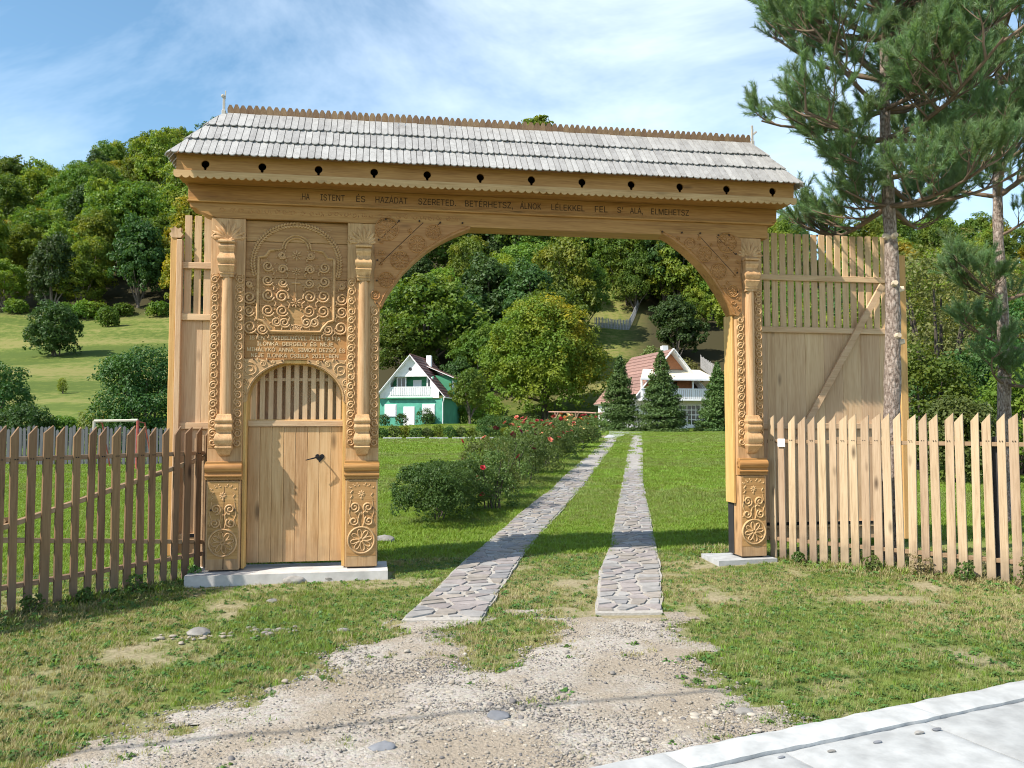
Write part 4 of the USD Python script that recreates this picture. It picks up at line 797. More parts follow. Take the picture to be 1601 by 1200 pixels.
# gravel sheet
ax, ay = np.arange(-7, 3.0, .06), np.arange(1.3, 7.9, .06); X, Y = np.meshgrid(ax, ay); gmk = (gravelness(X, Y) < .10) & ~in_path(X, Y, -.03) & (((X - S0[0]) * SN[0] + (Y - S0[1]) * SN[1]) < .05)
rel = (nz(X, Y, 3.2, 41) - .5) * .018 + (nz(X, Y, 14, 43, 2) - .5) * .012
Z = height(X, Y) + np.clip((.10 - gravelness(X, Y)) / .16, 0, 1) * (.016 + np.clip(rel, -.008, .02)) - .004; gv, gf, _ = grid_mesh(X, Y, Z, gmk)
GRAV = M('dusty_gravel', {'g': ('geometry', {}), 'v1': ('voronoi_texture', {'scale': 46.0, 'randomness': 1.0}), 'v2': ('voronoi_texture', {'scale': 120.0}), 'n': ('noise_texture', {'scale': 1.3, 'detail': 7.0, 'roughness': .6}), 'nf': ('noise_texture', {'scale': 60.0, 'detail': 5.0, 'roughness': .7}),
    'dust': ('rgb_ramp', {'ramp': [(.3, (.20, .163, .12)), (.5, (.262, .218, .165)), (.7, (.325, .278, .22))]}), 'stone': ('hsv', {'saturation': .12, 'value': .55}), 'sm': ('mix', {'fac': .55, 'color2': (.34, .30, .25)}), 'k': ('map_range', {'from_min': .42, 'from_max': .56, 'to_min': .05, 'to_max': .6, 'clamp': True}),
    'mx': ('mix', {}), 'h': ('math', {'math_type': 'multiply_add', 'value2': -1.0, 'value3': 1.0}), 'h2': ('math', {'math_type': 'multiply_add', 'value2': .5}), 'bp': ('bump', {'strength': .6, 'distance': .010}), 'p': ('principled_bsdf', {'roughness': .95, 'specular_ior_level': .15})},
    [('g.position', 'v1.vector'), ('g.position', 'v2.vector'), ('g.position', 'n.vector'), ('g.position', 'nf.vector'), ('nf.fac', 'dust.fac'), ('v1.color', 'stone.color'), ('stone.color', 'sm.color1'), ('n.fac', 'k.value'), ('k.result', 'mx.fac'), ('dust.color', 'mx.color1'), ('sm.color', 'mx.color2'), ('mx.color', 'p.base_color'),
     ('v1.distance', 'h.value1'), ('v2.distance', 'h2.value1'), ('h.value', 'h2.value3'), ('h2.value', 'bp.height'), ('bp.normal', 'p.normal')])
obj('gravel_driveway', (gv, gf), GRAV, None, smooth=True, kind='structure')
def instancer(path, protos, pos, idx, rotz, scl, label=None, cat=None, kind='stuff', tilt=None):
    pi = UsdGeom.PointInstancer.Define(stage, path)
    for i, (m, mat) in enumerate(protos): usdkit.mesh(stage, f'{path}/{m[0]}', m[1], mat, m[2] if len(m) > 2 else False); pi.CreatePrototypesRel().AddTarget(f'{path}/{m[0]}')
    n = len(pos); pi.CreatePositionsAttr(Vt.Vec3fArray.FromNumpy(np.asarray(pos, np.float32))); pi.CreateProtoIndicesAttr(Vt.IntArray.FromNumpy(np.asarray(idx, np.int32)))
    h = np.asarray(rotz) / 2; q = np.stack([np.cos(h), 0 * h, 0 * h, np.sin(h)], 1)
    if tilt is not None: q = tilt
    pi.CreateOrientationsAttr(Vt.QuathArray([Gf.Quath(float(a), float(b), float(c), float(d)) for a, b, c, d in q]))
    s = np.asarray(scl, np.float32); s = np.repeat(s[:, None], 3, 1) if s.ndim == 1 else s; pi.CreateScalesAttr(Vt.Vec3fArray.FromNumpy(s))
    return tag(pi, label, cat, None, kind)
def pebble(seed, flat=.6):
    m = trimesh.creation.icosphere(1, 1.0); r = rnd(seed); v = m.vertices * (1 + .28 * (meshkit.noise(m.vertices * 1.3 + seed * 7.1, seed)[:, None] - .5) * 2); return (v * np.array([1, r.uniform(.6, .9), flat * r.uniform(.7, 1.1)]), m.faces)
PEB = [plain(f'pebble_tone_{k}', c, .85, .12, 8.0) for k, c in zip('abcd', ((.28, .24, .19), (.20, .18, .16), (.36, .32, .265), (.13, .12, .115)))]
rr = rnd(51); n = 120000; X = rr.uniform(-6.5, 2.8, n); Y = 2.9 + (rr.beta(1.2, 1.6, n)) * 4.8; g = gravelness(X, Y); cl = nz(X, Y, 1.7, 47); ok = (g < .12) & ~in_path(X, Y, .02) & (((X - S0[0]) * SN[0] + (Y - S0[1]) * SN[1]) < -.01) & (rr.rand(n) < np.clip((cl - .32) * 4, .12, 1)); X, Y = X[ok], Y[ok]
sz = .0035 + .017 * rr.beta(.9, 6, len(X)); sz = np.where(rr.rand(len(X)) < .005, rr.uniform(.014, .028, len(X)), sz)
Z = height(X, Y) + .014 + sz * .15
instancer('/World/gravel_stones', [((f'pebble_{"abcd"[k]}', pebble(k), True), PEB[k]) for k in range(4)], np.c_[X, Y, Z], rr.randint(0, 4, len(X)), rr.uniform(0, 6.28, len(X)), sz, 'loose pale pebbles and grit scattered over the driveway', 'gravel')
# stones one can tell apart
STN = plain('field_stone', (.25, .235, .215), .9, .22, 10.0, .3); STB = plain('bluish_stone', (.17, .175, .19), .85, .15, 10.0, .3)
for px, py, s, mat, lb in ((1163, 1119, .062, STN, 'rounded grey stone at the right edge of the gravel by the concrete kerb'), (778, 1128, .066, STB, 'flat bluish stone bedded in the gravel middle'), (1010, 1113, .035, PEB[0], 'small tan stone alone on the fine dust right of the gravel'), (600, 849, .17, STN, 'grey rock lying on the grass right behind the middle gate post'), (600, 1176, .07, STB, 'grey flat stone near the bottom edge of the gravel'),
        (310, 993, .10, STN, 'largest pale stone in the small rubble heap on the left verge'), (425, 942, .06, STN, 'brown shard of stone on the verge below the concrete plinth'), (536, 988, .05, STN, 'upright stone chip on the left verge near the path start'), (462, 911, .13, STN, 'dark flat stone against the front of the plinth'), (512, 908, .10, STN, 'flat stone in front of the plinth near the middle post')):
    x_, y_ = on_ground(px, py); m = pebble(int(px), .42); mm = trimesh.Trimesh(*m).subdivide().subdivide(); vv = mm.vertices * (1 + .16 * (meshkit.noise(mm.vertices * 1.9 + 5, int(px))[:, None] - .5) + .08 * (meshkit.noise(mm.vertices * 3.1, int(py))[:, None] - .5)); obj('stone', (vv * s + np.array([x_, y_, H(x_, y_) + s * .22]), mm.faces), mat, None, lb, smooth=60, cat='stone')
for k, (px, py, nn, sp) in enumerate(((298, 998, 26, .28), (430, 990, 30, .32), (1085, 1125, 14, .25))):
    x_, y_ = on_ground(px, py); r_ = rnd(60 + k); ms = []
    for q in range(nn):
        a, b = x_ + r_.normal(0, sp * .5), y_ + r_.normal(0, sp * .25); s = r_.uniform(.008, .034); ms.append(moved((pebble(100 + q, .5)[0] * s, pebble(100 + q)[1]), (a, b, H(a, b) + s * .2 + .006), r_.uniform(0, 6)))
    obj('rubble', ms, PEB[k % 3], None, ['scatter of pale rubble on the left verge, the leftmost patch', 'scatter of pale rubble on the left verge nearer the driveway', 'scatter of small stones beside the kerb corner'][k], smooth=50, cat='rubble', kind='stuff')
# stone paths
MORT = M('path_mortar', {'g': ('geometry', {}), 'mp': ('mapping', {'scale': (3.9, 4.6, 1.0)}), 'n': ('noise_texture', {'scale': 1.5, 'detail': 2.0}), 'va': ('vector_math', {'math_type': 'add'}), 'v': ('voronoi_texture', {'feature': 'distance_to_edge', 'scale': 1.0}), 'vc': ('voronoi_texture', {'scale': 1.0}), 'sep': ('separate_xyz', {}), 'far': ('map_range', {'from_min': 25.3, 'from_max': 25.5, 'to_min': 0.0, 'to_max': 1.0, 'clamp': True}),
    'e': ('map_range', {'from_min': .05, 'from_max': .09, 'to_min': 0.0, 'to_max': 1.0, 'clamp': True}), 'ef': ('math', {'math_type': 'multiply'}), 'st': ('rgb_ramp', {'ramp': [(0, (.20, .18, .165)), (.5, (.265, .245, .225)), (1, (.32, .305, .285))]}), 'bw': ('rgb_to_bw', {}), 'nf': ('noise_texture', {'scale': 30.0, 'detail': 6.0}), 'mo': ('rgb_ramp', {'ramp': [(.3, (.29, .27, .24)), (.7, (.39, .365, .33))]}), 'mx': ('mix', {}), 'bp': ('bump', {'strength': .5, 'distance': .01}), 'p': ('principled_bsdf', {'roughness': .9, 'specular_ior_level': .2})},
    [('g.position', 'mp.vector'), ('mp.vector', 'v.vector'), ('mp.vector', 'vc.vector'), ('g.position', 'sep.vector'), ('sep.y', 'far.value'), ('v.distance', 'e.value'), ('e.result', 'ef.value1'), ('far.result', 'ef.value2'), ('vc.color', 'bw.color'), ('bw.val', 'st.fac'), ('g.position', 'nf.vector'), ('nf.fac', 'mo.fac'), ('ef.value', 'mx.fac'), ('mo.color', 'mx.color1'), ('st.color', 'mx.color2'), ('mx.color', 'p.base_color'), ('nf.fac', 'bp.height'), ('bp.normal', 'p.normal')])
FLAG = [plain(f'flagstone_{k}', c, .8, .14, 9.0, .25) for k, c in zip(('mauve', 'grey', 'brown', 'slate'), ((.255, .225, .215), (.275, .262, .25), (.26, .23, .20), (.215, .208, .208)))]
from scipy.spatial import Voronoi
def stone_path(L, R, y0, y1, seed, ylast):
    ys = np.concatenate([np.arange(y0, 26, .2), np.arange(26, ylast, 1.0), [ylast]]); t = np.linspace(0, 1, 7); wl, wr_ = [(meshkit.fbm(np.stack([ys * 2.7, 0 * ys + sd, 0 * ys], -1), 3, seed) - .5)[:, None] * .04 for sd in (0, 9)]; XX = (path_x(L, ys)[:, None] + wl) * (1 - t) + (path_x(R, ys)[:, None] + wr_) * t; YY = np.repeat(ys[:, None], 7, 1)
    ZZ = height(XX, YY) + .022; v, f, _ = grid_mesh(XX, YY, ZZ)
    # turned-down edge
    n = len(ys); ev = np.vstack([np.c_[XX[:, 0], YY[:, 0], ZZ[:, 0] - .12], np.c_[XX[:, -1], YY[:, -1], ZZ[:, -1] - .12], np.c_[XX[0], YY[0], ZZ[0] - .12]]); V = np.vstack([np.c_[XX.ravel(), YY.ravel(), ZZ.ravel()], ev]); F = [f]
    idx = np.arange(n * 7).reshape(n, 7); o = n * 7; ex = []
    for k in range(n - 1): ex += [[idx[k, 0], idx[k + 1, 0], o + k], [idx[k + 1, 0], o + k + 1, o + k], [idx[k, 6], o + n + k, idx[k + 1, 6]], [idx[k + 1, 6], o + n + k, o + n + k + 1]]
    for k in range(6): ex += [[idx[0, k], o + 2 * n + k, idx[0, k + 1]], [idx[0, k + 1], o + 2 * n + k, o + 2 * n + k + 1]]
    base = obj('stone_path', (V, np.vstack([f, np.array(ex)])), MORT, None, kind='structure')
    r = rnd(seed); W = .70; y = y0 + .10; pts = []
    for row in np.arange(y0 - .3, y1 + .4, .185):
        k = r.choice([2, 3, 3, 4]);
        for q in range(k): pts.append(((q + .5 + r.uniform(-.32, .32)) / k * W, row + r.uniform(-.075, .075)))
    pts = np.array(pts); mir = np.vstack([pts, pts * [-1, 1], pts * [-1, 1] + [2 * W, 0]]); vo = Voronoi(mir)
    for i in range(len(pts)):
        reg = vo.regions[vo.point_region[i]]
        if -1 in reg or len(reg) < 3: continue
        pg = Polygon(vo.vertices[reg]).intersection(sbox(-.015 + r.uniform(-.02, .03), y0 + .07, W + .015 + r.uniform(-.03, .02), y1))
        pg = pg.buffer(-.034 * r.uniform(.7, 1.3)).buffer(.013, 3)
        if pg.is_empty or pg.geom_type != 'Polygon' or pg.area < .004: continue
        pg = pg.simplify(.004); m = trimesh.creation.extrude_polygon(pg, .02, engine='earcut'); v = m.vertices.copy(); tx, ty = r.uniform(-.012, .012, 2); c = v[:, :2].mean(0)
        lift = .013 + r.uniform(-.002, .003) + (v[:, 0] - c[0]) * tx + (v[:, 1] - c[1]) * ty
        xw = path_x(L, v[:, 1]) + v[:, 0] / W * (path_x(R, v[:, 1]) - path_x(L, v[:, 1])); hz = height(xw, v[:, 1]) + .022
        top = v[:, 2] > .01; zz = np.where(top, hz + lift, hz - .01)
        obj('flagstone', (np.c_[xw, v[:, 1], zz], m.faces), FLAG[r.choice(4, p=[.34, .28, .26, .12])], base)
stone_path(LPl, LPr, 7.28, 25.4, 71, 52.0); stone_path(RPl, RPr, 7.46, 25.4, 72, 60.0)
fa = np.array([on_ground(*q) for q in ((936, 684.5), (1003, 680), (1003, 670), (952, 671.5))]); ys = np.linspace(fa[0, 1] - 3, fa[2, 1], 14)
xa, xb = np.interp(ys, [50, 75], [path_x(LPl, 50) - .3, path_x(LPl, 50) + 4.2]), np.interp(ys, [50, 80], [path_x(RPr, 55), path_x(RPr, 55) + 3.6])
ys = np.linspace(57.5, 78, 16); t = np.linspace(0, 1, 6); x0_, x1_ = (952 - 800.5) / FPX * ys, (1003.5 - 800.5) / FPX * ys; XX = x0_[:, None] * (1 - t) + x1_[:, None] * t; YY = np.repeat(ys[:, None], 6, 1)
v, f, _ = grid_mesh(XX, YY, height(XX, YY) + .04); obj('paved_forecourt', (v, f), CONCW, None, kind='structure')
v, f, _ = grid_mesh(np.array([[path_x(LPl, 51.), path_x(LPr, 51.)], [x0_[0], x0_[0] + 1.2]]), np.array([[51., 51.], [57.6, 57.6]]), np.array([[H(5.5, 51) + .03] * 2, [H(6, 57) + .045] * 2])); obj('paved_forecourt', (v, f), CONCW, None, kind='structure')
# pale concrete kerb and gutter slabs
kb = thing('concrete_gutter', 'white concrete kerb and gutter slabs along the bottom right corner', 'gutter', (S0[0], S0[1], 0), math.degrees(math.atan2(SD[1], SD[0])))
zk = H(S0[0], S0[1]); r = rnd(81); s = -3.0; zg = lambda s, y: zk + .013 * s * SD[0] + (.045 if y > -.225 else .028 - .02 * (-.225 - y))
def strip(s0, s1, y0, y1, seed, rough):
    """a cast slab with a slightly uneven face and worn edges"""
    nx, ny = max(2, int((s1 - s0) / .05)), max(2, int((y0 - y1) / .05)); X, Y = np.meshgrid(np.linspace(s0, s1, nx + 1), np.linspace(y1, y0, ny + 1)); e = np.minimum(np.minimum(X - s0, s1 - X), np.minimum(Y - y1, y0 - Y))
    Z = np.vectorize(zg)(X, (y0 + y1) / 2 + 0 * Y) if y0 > -.1 else zk + .013 * X * SD[0] + .028 - .02 * (-.225 - Y)
    Z = Z + (nz(X, Y, 9, seed) - .5) * rough - .012 * np.clip(1 - e / .02, 0, 1); Y = Y + (e < .001) * (nz(X, Y, 14, seed + 1) - .5) * .016
    v, f, _ = grid_mesh(X, Y, Z); n = len(v); bnd = np.concatenate([np.arange(nx + 1), np.arange(1, ny + 1) * (nx + 1) + nx, (ny * (nx + 1) + np.arange(nx - 1, -1, -1)), np.arange(ny - 1, 0, -1) * (nx + 1)]); lo = v[bnd] - [0, 0, .14]; m = len(bnd)
    side = [[bnd[k], n + k, bnd[(k + 1) % m]] for k in range(m)] + [[bnd[(k + 1) % m], n + k, n + (k + 1) % m] for k in range(m)]
    return np.vstack([v, lo]), np.vstack([f, np.array(side)])
while s < 6.0:
    w = r.uniform(1.5, 1.7); obj('kerb_stone', strip(s + .002, s + w - .002, .0, -.215, 82, .012), CONCW, kb, smooth=50); s += w
s = -3.2
while s < 6.4:
    w = .98; obj('gutter_slab', strip(s + .003, s + w - .003, -.222, -2.2, 84, .008), CONCW, kb, smooth=50); s += w
for k, (px, py, s) in enumerate(((1465, 1151, .024), (1437, 1157, .026), (1372, 1172, .022), (1300, 1185, .020), (1222, 1196, .018))):
    x_, y_ = on_ground(px, py); d = np.array([x_, y_]) - S0; vv = pebble(300 + k, .35)[0] * s * np.array([1.3, .8, 1]); obj('stone', moved((vv, pebble(0)[1]), (x_, y_, zg(d @ SD, -(d @ SN)) + s * .22), .4), [STB, STN, STB, STN, STB][k], None, ['grey flake upper of the stones on the white gutter slab', 'tan chip beside the grey flake on the gutter slab', 'grey chip on the gutter slab, middle of the row', 'grey chip on the gutter slab near its kerb seam', 'grey chip on the gutter slab at the picture bottom'][k], cat='stone')
# cable whose shadow crosses the gravel
A = np.array([*on_ground(300, 1165), 0]); B = np.array([*on_ground(1180, 1078), 0]); dr = (B - A) / np.linalg.norm(B - A); zc = 5.5; off = SUN / SUN[2] * zc; a_, b_ = A - dr * 14 + off, B + dr * 16 + off; t = np.linspace(0, 1, 24); sag = -.5 * 4 * t * (1 - t)
obj('overhead_cable', tube([tuple(a_ * (1 - q) + b_ * q + np.array([0, 0, s_ + .5])) for q, s_ in zip(t, sag)], .016, 6), STEEL, None, 'thin dark overhead cable above the gravel, outside the view', cat='cable')
# ------------------------------------------------------------------ vegetation
G_LAWN = leafy('lawn_blade', (0.19, 0.28, 0.04), (0.33, 0.41, 0.085), 0.4, .015, .25)
G_VERGE = leafy('verge_blade', (0.2, 0.25, 0.065), (0.36, 0.37, 0.13), 0.38, .025, .3)
G_DRY = leafy('dry_blade', (0.33, 0.29, 0.14), (0.48, 0.42, 0.23), 0.3, .02, .2)
G_WEED = leafy('weed_leaf', (0.09, 0.17, 0.04), (0.19, 0.28, 0.07), 0.3, .02, .25)
def tuft(seed, nb, hgt, spread, wid, lean=.5):
    r = rnd(seed); V = []; F = []
    for k in range(nb):
        a = r.uniform(0, 6.28); b = np.array([math.cos(a), math.sin(a)]) * spread * math.sqrt(r.rand()); h = hgt * r.uniform(.45, 1.1); ln = r.uniform(.1, lean) * h; c = r.uniform(0, 6.28); d = np.array([math.cos(c), math.sin(c)]); s = np.array([-d[1], d[0]]) * wid * r.uniform(.6, 1.2) / 2
        o = len(V); V += [(*(b - s), 0), (*(b + s), 0), (*(b + d * ln * .35 - s * .8), h * .6), (*(b + d * ln * .35 + s * .8), h * .6), (*(b + d * ln), h)]; F += [[o, o + 1, o + 3], [o, o + 3, o + 2], [o + 2, o + 3, o + 4]]
    return (np.array(V), np.array(F))
def weed(seed, nl=9, R=.06, hgt=.03):
    r = rnd(seed); V = []; F = []
    for k in range(nl):
        a = r.uniform(0, 6.28); L = R * r.uniform(.5, 1.1); d = np.array([math.cos(a), math.sin(a), 0]); s = np.array([-d[1], d[0], 0]) * L * .28; zt = hgt * r.uniform(.4, 1.2); o = len(V)
        V += [tuple(d * .01), tuple(d * L * .55 + s + [0, 0, zt]), tuple(d * L * .55 - s + [0, 0, zt]), tuple(d * L + [0, 0, zt * .7])]; F += [[o, o + 1, o + 2], [o + 1, o + 3, o + 2]]
    return (np.array(V), np.array(F))
def scatter(n, xr, yr, seed, beta=(1, 1)):
    r = rnd(seed); X = r.uniform(*xr, n); Y = yr[0] + r.beta(*beta, n) * (yr[1] - yr[0]); return X, Y, r
def gate_v(X, Y): return (X - GATE[0]) * GV[0] + (Y - GATE[1]) * GV[1]
# near verge
X, Y, r = scatter(130000, (-7.5, 7.5), (3.2, 11.2), 91); d = grass_density(X, Y); vis = (abs(X) < Y * .66 + .5) & (gate_v(X, Y) < .9) & (r.rand(len(X)) < d); X, Y = X[vis], Y[vis]
dry = nz(X, Y, .55, 35, 3) * .6 + nz(X, Y, 3, 37, 2) * .4 + .02 * np.clip(X - 2, 0, 3) - .05 * (gate_v(X, Y) > -.6); pr = r.rand(len(X))
idx = np.where(pr < np.clip((dry - .41) * 4.4, .06, .74), 2, np.where(pr < .80, 0, np.where(pr < .87, 1, 3)))
foot = np.clip(1 - np.minimum(abs((X - lf0[0]) * (lf1[1] - lf0[1]) - (Y - lf0[1]) * (lf1[0] - lf0[0])) / np.hypot(*(lf1 - lf0)), abs((X - rf0[0]) * (rf1[1] - rf0[1]) - (Y - rf0[1]) * (rf1[0] - rf0[0])) / np.hypot(*(rf1 - rf0))) / .5, 0, 1)
sc = (.45 + .55 * nz(X, Y, 1.5, 39, 3)) * r.uniform(.6, 1.25, len(X)) * (1 + 1.7 * foot)
instancer('/World/verge_grass', [(('short_tuft', tuft(1, 16, .042, .045, .005, 1.0)), G_VERGE), (('broad_tuft', tuft(2, 12, .06, .045, .007, 1.0)), G_LAWN), (('dry_tuft', tuft(3, 14, .05, .05, .005, 1.3)), G_DRY), (('weed_rosette', weed(4)), G_WEED)], np.c_[X, Y, height(X, Y)], idx, r.uniform(0, 6.28, len(X)), sc, 'patchy green and straw-coloured grass on the verge in front of the gate', 'grass')
# mown lawn behind the gate, in three depths
def lawn(path, n, yr, xr, seed, protos, smul, label, beta=(1, 1)):
    X, Y, r = scatter(n, xr, yr, seed, beta); d = grass_density(X, Y); vis = (X < Y * .66 + .5) & (X > -Y * .66 - .5) & (gate_v(X, Y) >= .9) & (r.rand(len(X)) < d); X, Y = X[vis], Y[vis]
    sc = smul * r.uniform(.7, 1.25, len(X)) * (.75 + .5 * nz(X, Y, .8, 44, 2)); instancer(path, protos, np.c_[X, Y, height(X, Y)], np.where(r.rand(len(X)) < np.clip((nz(X * .35, Y, .5, 46, 4) - .44) * 5, .05, .8), 1, 0), r.uniform(0, 6.28, len(X)), sc, label, 'grass')
lawn('/World/lawn_grass', 42000, (9.2, 18), (-12, 12), 92, [(('lawn_tuft', tuft(11, 22, .05, .06, .007, 1.0)), G_LAWN), (('pale_tuft', tuft(12, 18, .055, .06, .006, 1.0)), G_VERGE)], 1.05, 'short mown lawn just behind the gate on both sides of the paths')
lawn('/World/lawn_grass_001', 34000, (17.5, 34), (-23, 23), 93, [(('lawn_patch', tuft(13, 40, .055, .13, .012, 1.1)), G_LAWN), (('pale_patch', tuft(14, 34, .055, .13, .012, 1.1)), G_VERGE)], 1.1, 'mown lawn further back between the rose bushes and the back fence', (1, 1.2))
lawn('/World/lawn_grass_002', 26000, (33, 79), (-22, 40), 94, [(('far_patch', tuft(15, 46, .06, .3, .03, 1.3)), G_LAWN), (('far_pale_patch', tuft(16, 40, .06, .3, .03, 1.3)), G_VERGE)], 1.1, 'far lawn reaching to the houses and spruces', (1, 1.1))

def leaf_quads(p, nrm, size, r, aspect=1.5, droop=.0):
    """a folded leaf at every point: two triangles along its midrib"""
    n = len(p); rv = r.normal(size=(n, 3)); t = np.cross(nrm, rv); t /= np.linalg.norm(t, axis=1, keepdims=True) + 1e-9; t[:, 2] -= droop; s = np.cross(nrm, t); s /= np.linalg.norm(s, axis=1, keepdims=True) + 1e-9
    L = (size * r.uniform(.65, 1.25, n))[:, None]; w = L / aspect / 2; up = nrm * L * .12
    v = np.stack([p - t * L * .5, p + s * w + up, p + t * L * .5, p - s * w + up], 1).reshape(-1, 3); i = np.arange(n)[:, None] * 4; f = np.concatenate([i + [0, 1, 2], i + [0, 2, 3]], 0); return v, f
def clumped(blobs, n, size, r, shell=.35, upb=.35, aspect=1.5, jit=.55, sub=26, subr=.30):
    """leaves on many small clumps which themselves sit on the shells of the blobs (centre, radii)"""
    vol = np.array([np.prod(b[1]) ** (2 / 3) for b in blobs]); cnt = np.maximum(1, (vol / vol.sum() * sub * len(blobs)).astype(int)); C = []; RR = []; ON = []
    for (c, rad), k in zip(blobs, cnt):
        d = r.normal(size=(k, 3)); d /= np.linalg.norm(d, axis=1, keepdims=True); d[:, 2] = np.where(d[:, 2] < -.6, -d[:, 2], d[:, 2]); q = np.array(c) + d * np.array(rad) * r.uniform(1 - shell, 1.04, (k, 1)); C.append(q); RR.append(np.full(k, np.mean(rad) * subr) * r.uniform(.65, 1.35, k)); ON.append(d)
    C, RR, ON = np.vstack(C), np.concatenate(RR), np.vstack(ON); pk = RR ** 2; w = r.choice(len(C), n, p=pk / pk.sum()); d = r.normal(size=(n, 3)); d /= np.linalg.norm(d, axis=1, keepdims=True); flip = (d * (ON[w] + [0, 0, .4])).sum(1) < -.25; d[flip] *= -1
    p = C[w] + d * RR[w][:, None] * r.uniform(.55, 1.08, (n, 1)) * np.array([1, 1, .8]); nrm = d + np.array([0, 0, upb]) + jit * r.normal(size=(n, 3)); nrm /= np.linalg.norm(nrm, axis=1, keepdims=True); return leaf_quads(p, nrm, size, r, aspect)
BARK = plain('grey_bark', (.14, .115, .09), .9, .25, 14.0, .5); BARKD = plain('dark_bark', (.075, .06, .045), .9, .25, 14.0, .5)
F_A = leafy('beech_leaf', (0.09, 0.165, 0.024), (0.18, 0.26, 0.038), 0.4, .014, .3, .45); F_B = leafy('hornbeam_leaf', (0.135, 0.205, 0.026), (0.24, 0.3, 0.042), 0.42, .016, .28, .6); F_C = leafy('alder_leaf', (0.05, 0.105, 0.026), (0.11, 0.18, 0.045), 0.35, .02, .3, .15)
F_Y = leafy('turning_leaf', (0.15, 0.185, 0.02), (0.36, 0.31, 0.032), 0.4, .014, .2, .8); F_L = leafy('lime_leaf', (.12,.185,.022), (.225,.275,.038), .4, .012, .2, .5); F_W = leafy('willow_leaf', (0.17, 0.2, 0.065), (0.29, 0.31, 0.12), 0.4, .02, .25, .3); F_D = leafy('privet_leaf', (0.06, 0.12, 0.028), (0.17, 0.25, 0.065), 0.35, .015, .2, .1); F_R = leafy('rose_leaf', (0.09, 0.14, 0.038), (0.22, 0.28, 0.08), 0.38, .02, .25, .2); F_S = leafy('spruce_needle', (0.075, 0.13, 0.035), (0.18, 0.23, 0.065), 0.25, .012, .2, .1)
def tree_parts(seed, hgt, rad, n, size, base=.25, squat=1.0, nb=9):
    """a tapering trunk with limbs and a crown of clumps: (trunk mesh, crown mesh)"""
    r = rnd(seed); zc = hgt * (base + (1 - base) * .5); hz = hgt * (1 - base) * .5; blobs = [((0, 0, zc), (rad * .72, rad * .72, hz * .82))]; limbs = []
    for k in range(nb):
        a = k * 2.4 + r.uniform(-.4, .4); zz = r.uniform(-.75, .85); rr_ = math.sqrt(max(0, 1 - zz * zz)) * r.uniform(.55, .78); c = (rad * rr_ * math.cos(a), rad * rr_ * math.sin(a), zc + hz * zz * .72); q = r.uniform(.34, .5); blobs.append((c, (rad * q, rad * q, hz * q * squat * .85)))
        if k % 2 == 0: limbs.append(tube([(0, 0, hgt * base * .8), (c[0] * .4, c[1] * .4, (hgt * base + c[2]) * .5), c], [hgt * .012, hgt * .008, hgt * .003], 6))
    trunk = tube([(0, 0, -.4), (r.normal() * .05, r.normal() * .05, hgt * base), (r.normal() * .2, r.normal() * .2, hgt * .75)], [hgt * .026, hgt * .018, hgt * .006], 8)
    return join([trunk] + limbs), clumped(blobs, n, size, r)
def tree(name, label, loc, seed, hgt, rad, n, size, leaf, bark=BARK, base=.25, group=None, cat='tree', rotz=0, squat=1.0, nb=9):
    t = thing(name, label, cat, loc, rotz, 1.0, group); tr, cr = tree_parts(seed, hgt, rad, n, size, base, squat, nb); obj('trunk', tr, bark, t, smooth=60); obj('crown', cr, leaf, t); return t
# the hillside woods: a few grown trees, placed again and again
def wood_protos(): pass
kinds = [('hornbeam_tree', 'yellow-green rounded hornbeam', F_B, .18), ('beech_tree', 'mid green broad beech', F_A, .16), ('alder_tree', 'dark green slender alder', F_C, .12), ('hornbeam_tree', 'yellow-green rounded hornbeam', F_B, .1), ('beech_tree', 'mid green broad beech', F_A, .2), ('field_maple_tree', 'yellowing field maple', F_Y, .18)]
zones = [('left', 'in the wood above the left meadow', 'left hillside wood'), ('mid', 'in the wood behind the two houses', 'wood behind the houses'), ('right', 'in the wood right of the gate', 'right hillside wood')]
protos = {}; ZR = ((131, 255), (101, 175), (78, 200))
def wood_tree(zone, kind, x_, y_, hs, rz):
    nm, lb, leaf, base = kinds[kind]; z_ = H(x_, y_) - .3; row = ('low down', 'halfway up', 'near the skyline')[int(np.clip((y_ - ZR[zone][0]) / (ZR[zone][1] - ZR[zone][0]) * 3, 0, 2))]; lab = f'{lb} {row} {zones[zone][1]}'; grp = f'{lb} trees {row} in the {zones[zone][2]}'
    if kind not in protos:
        t = thing(nm, lab, 'tree', (x_, y_, z_), rz, hs, grp); tr, cr = tree_parts(200 + kind, 12.0, (4.9, 5.2, 3.8, 4.6, 5.4, 4.4)[kind], 9500, .44, base * .35, 1.0, 11); obj('trunk', tr, BARK, t, smooth=60); obj('crown', cr, leaf, t); protos[kind] = t
    else: copy_of(protos[kind], (x_, y_, z_), rz, hs, lab, grp)
r = rnd(101); cand = []
def woods_in(zone, pxr, yr, step, smin, smax, weights, keep=lambda px, Y: True):
    Y = yr[0]
    while Y < yr[1]:
        xw0, xw1 = (pxr[0] - 800) / FPX * Y, (pxr[1] - 800) / FPX * Y; st = step * (1 + (Y - yr[0]) / 400); n = max(1, int((xw1 - xw0) / st))
        for k in range(n):
            x_ = xw0 + (k + r.uniform(.05, .95)) * (xw1 - xw0) / n; y_ = Y + r.uniform(-.4, .4) * st
            if keep(800 + FPX * x_ / y_, y_): wood_tree(zone, int(r.choice(6, p=weights)), x_, y_, r.uniform(smin * .8, smax * 1.12) * np.array([r.uniform(.82, 1.2), r.uniform(.82, 1.2), r.uniform(.85, 1.35)]), r.uniform(0, 360))
        Y += st * .95
woods_in(0, (-40, 330), (131, 262), 7.4, .75, 1.2, [.22, .24, .14, .16, .18, .06])
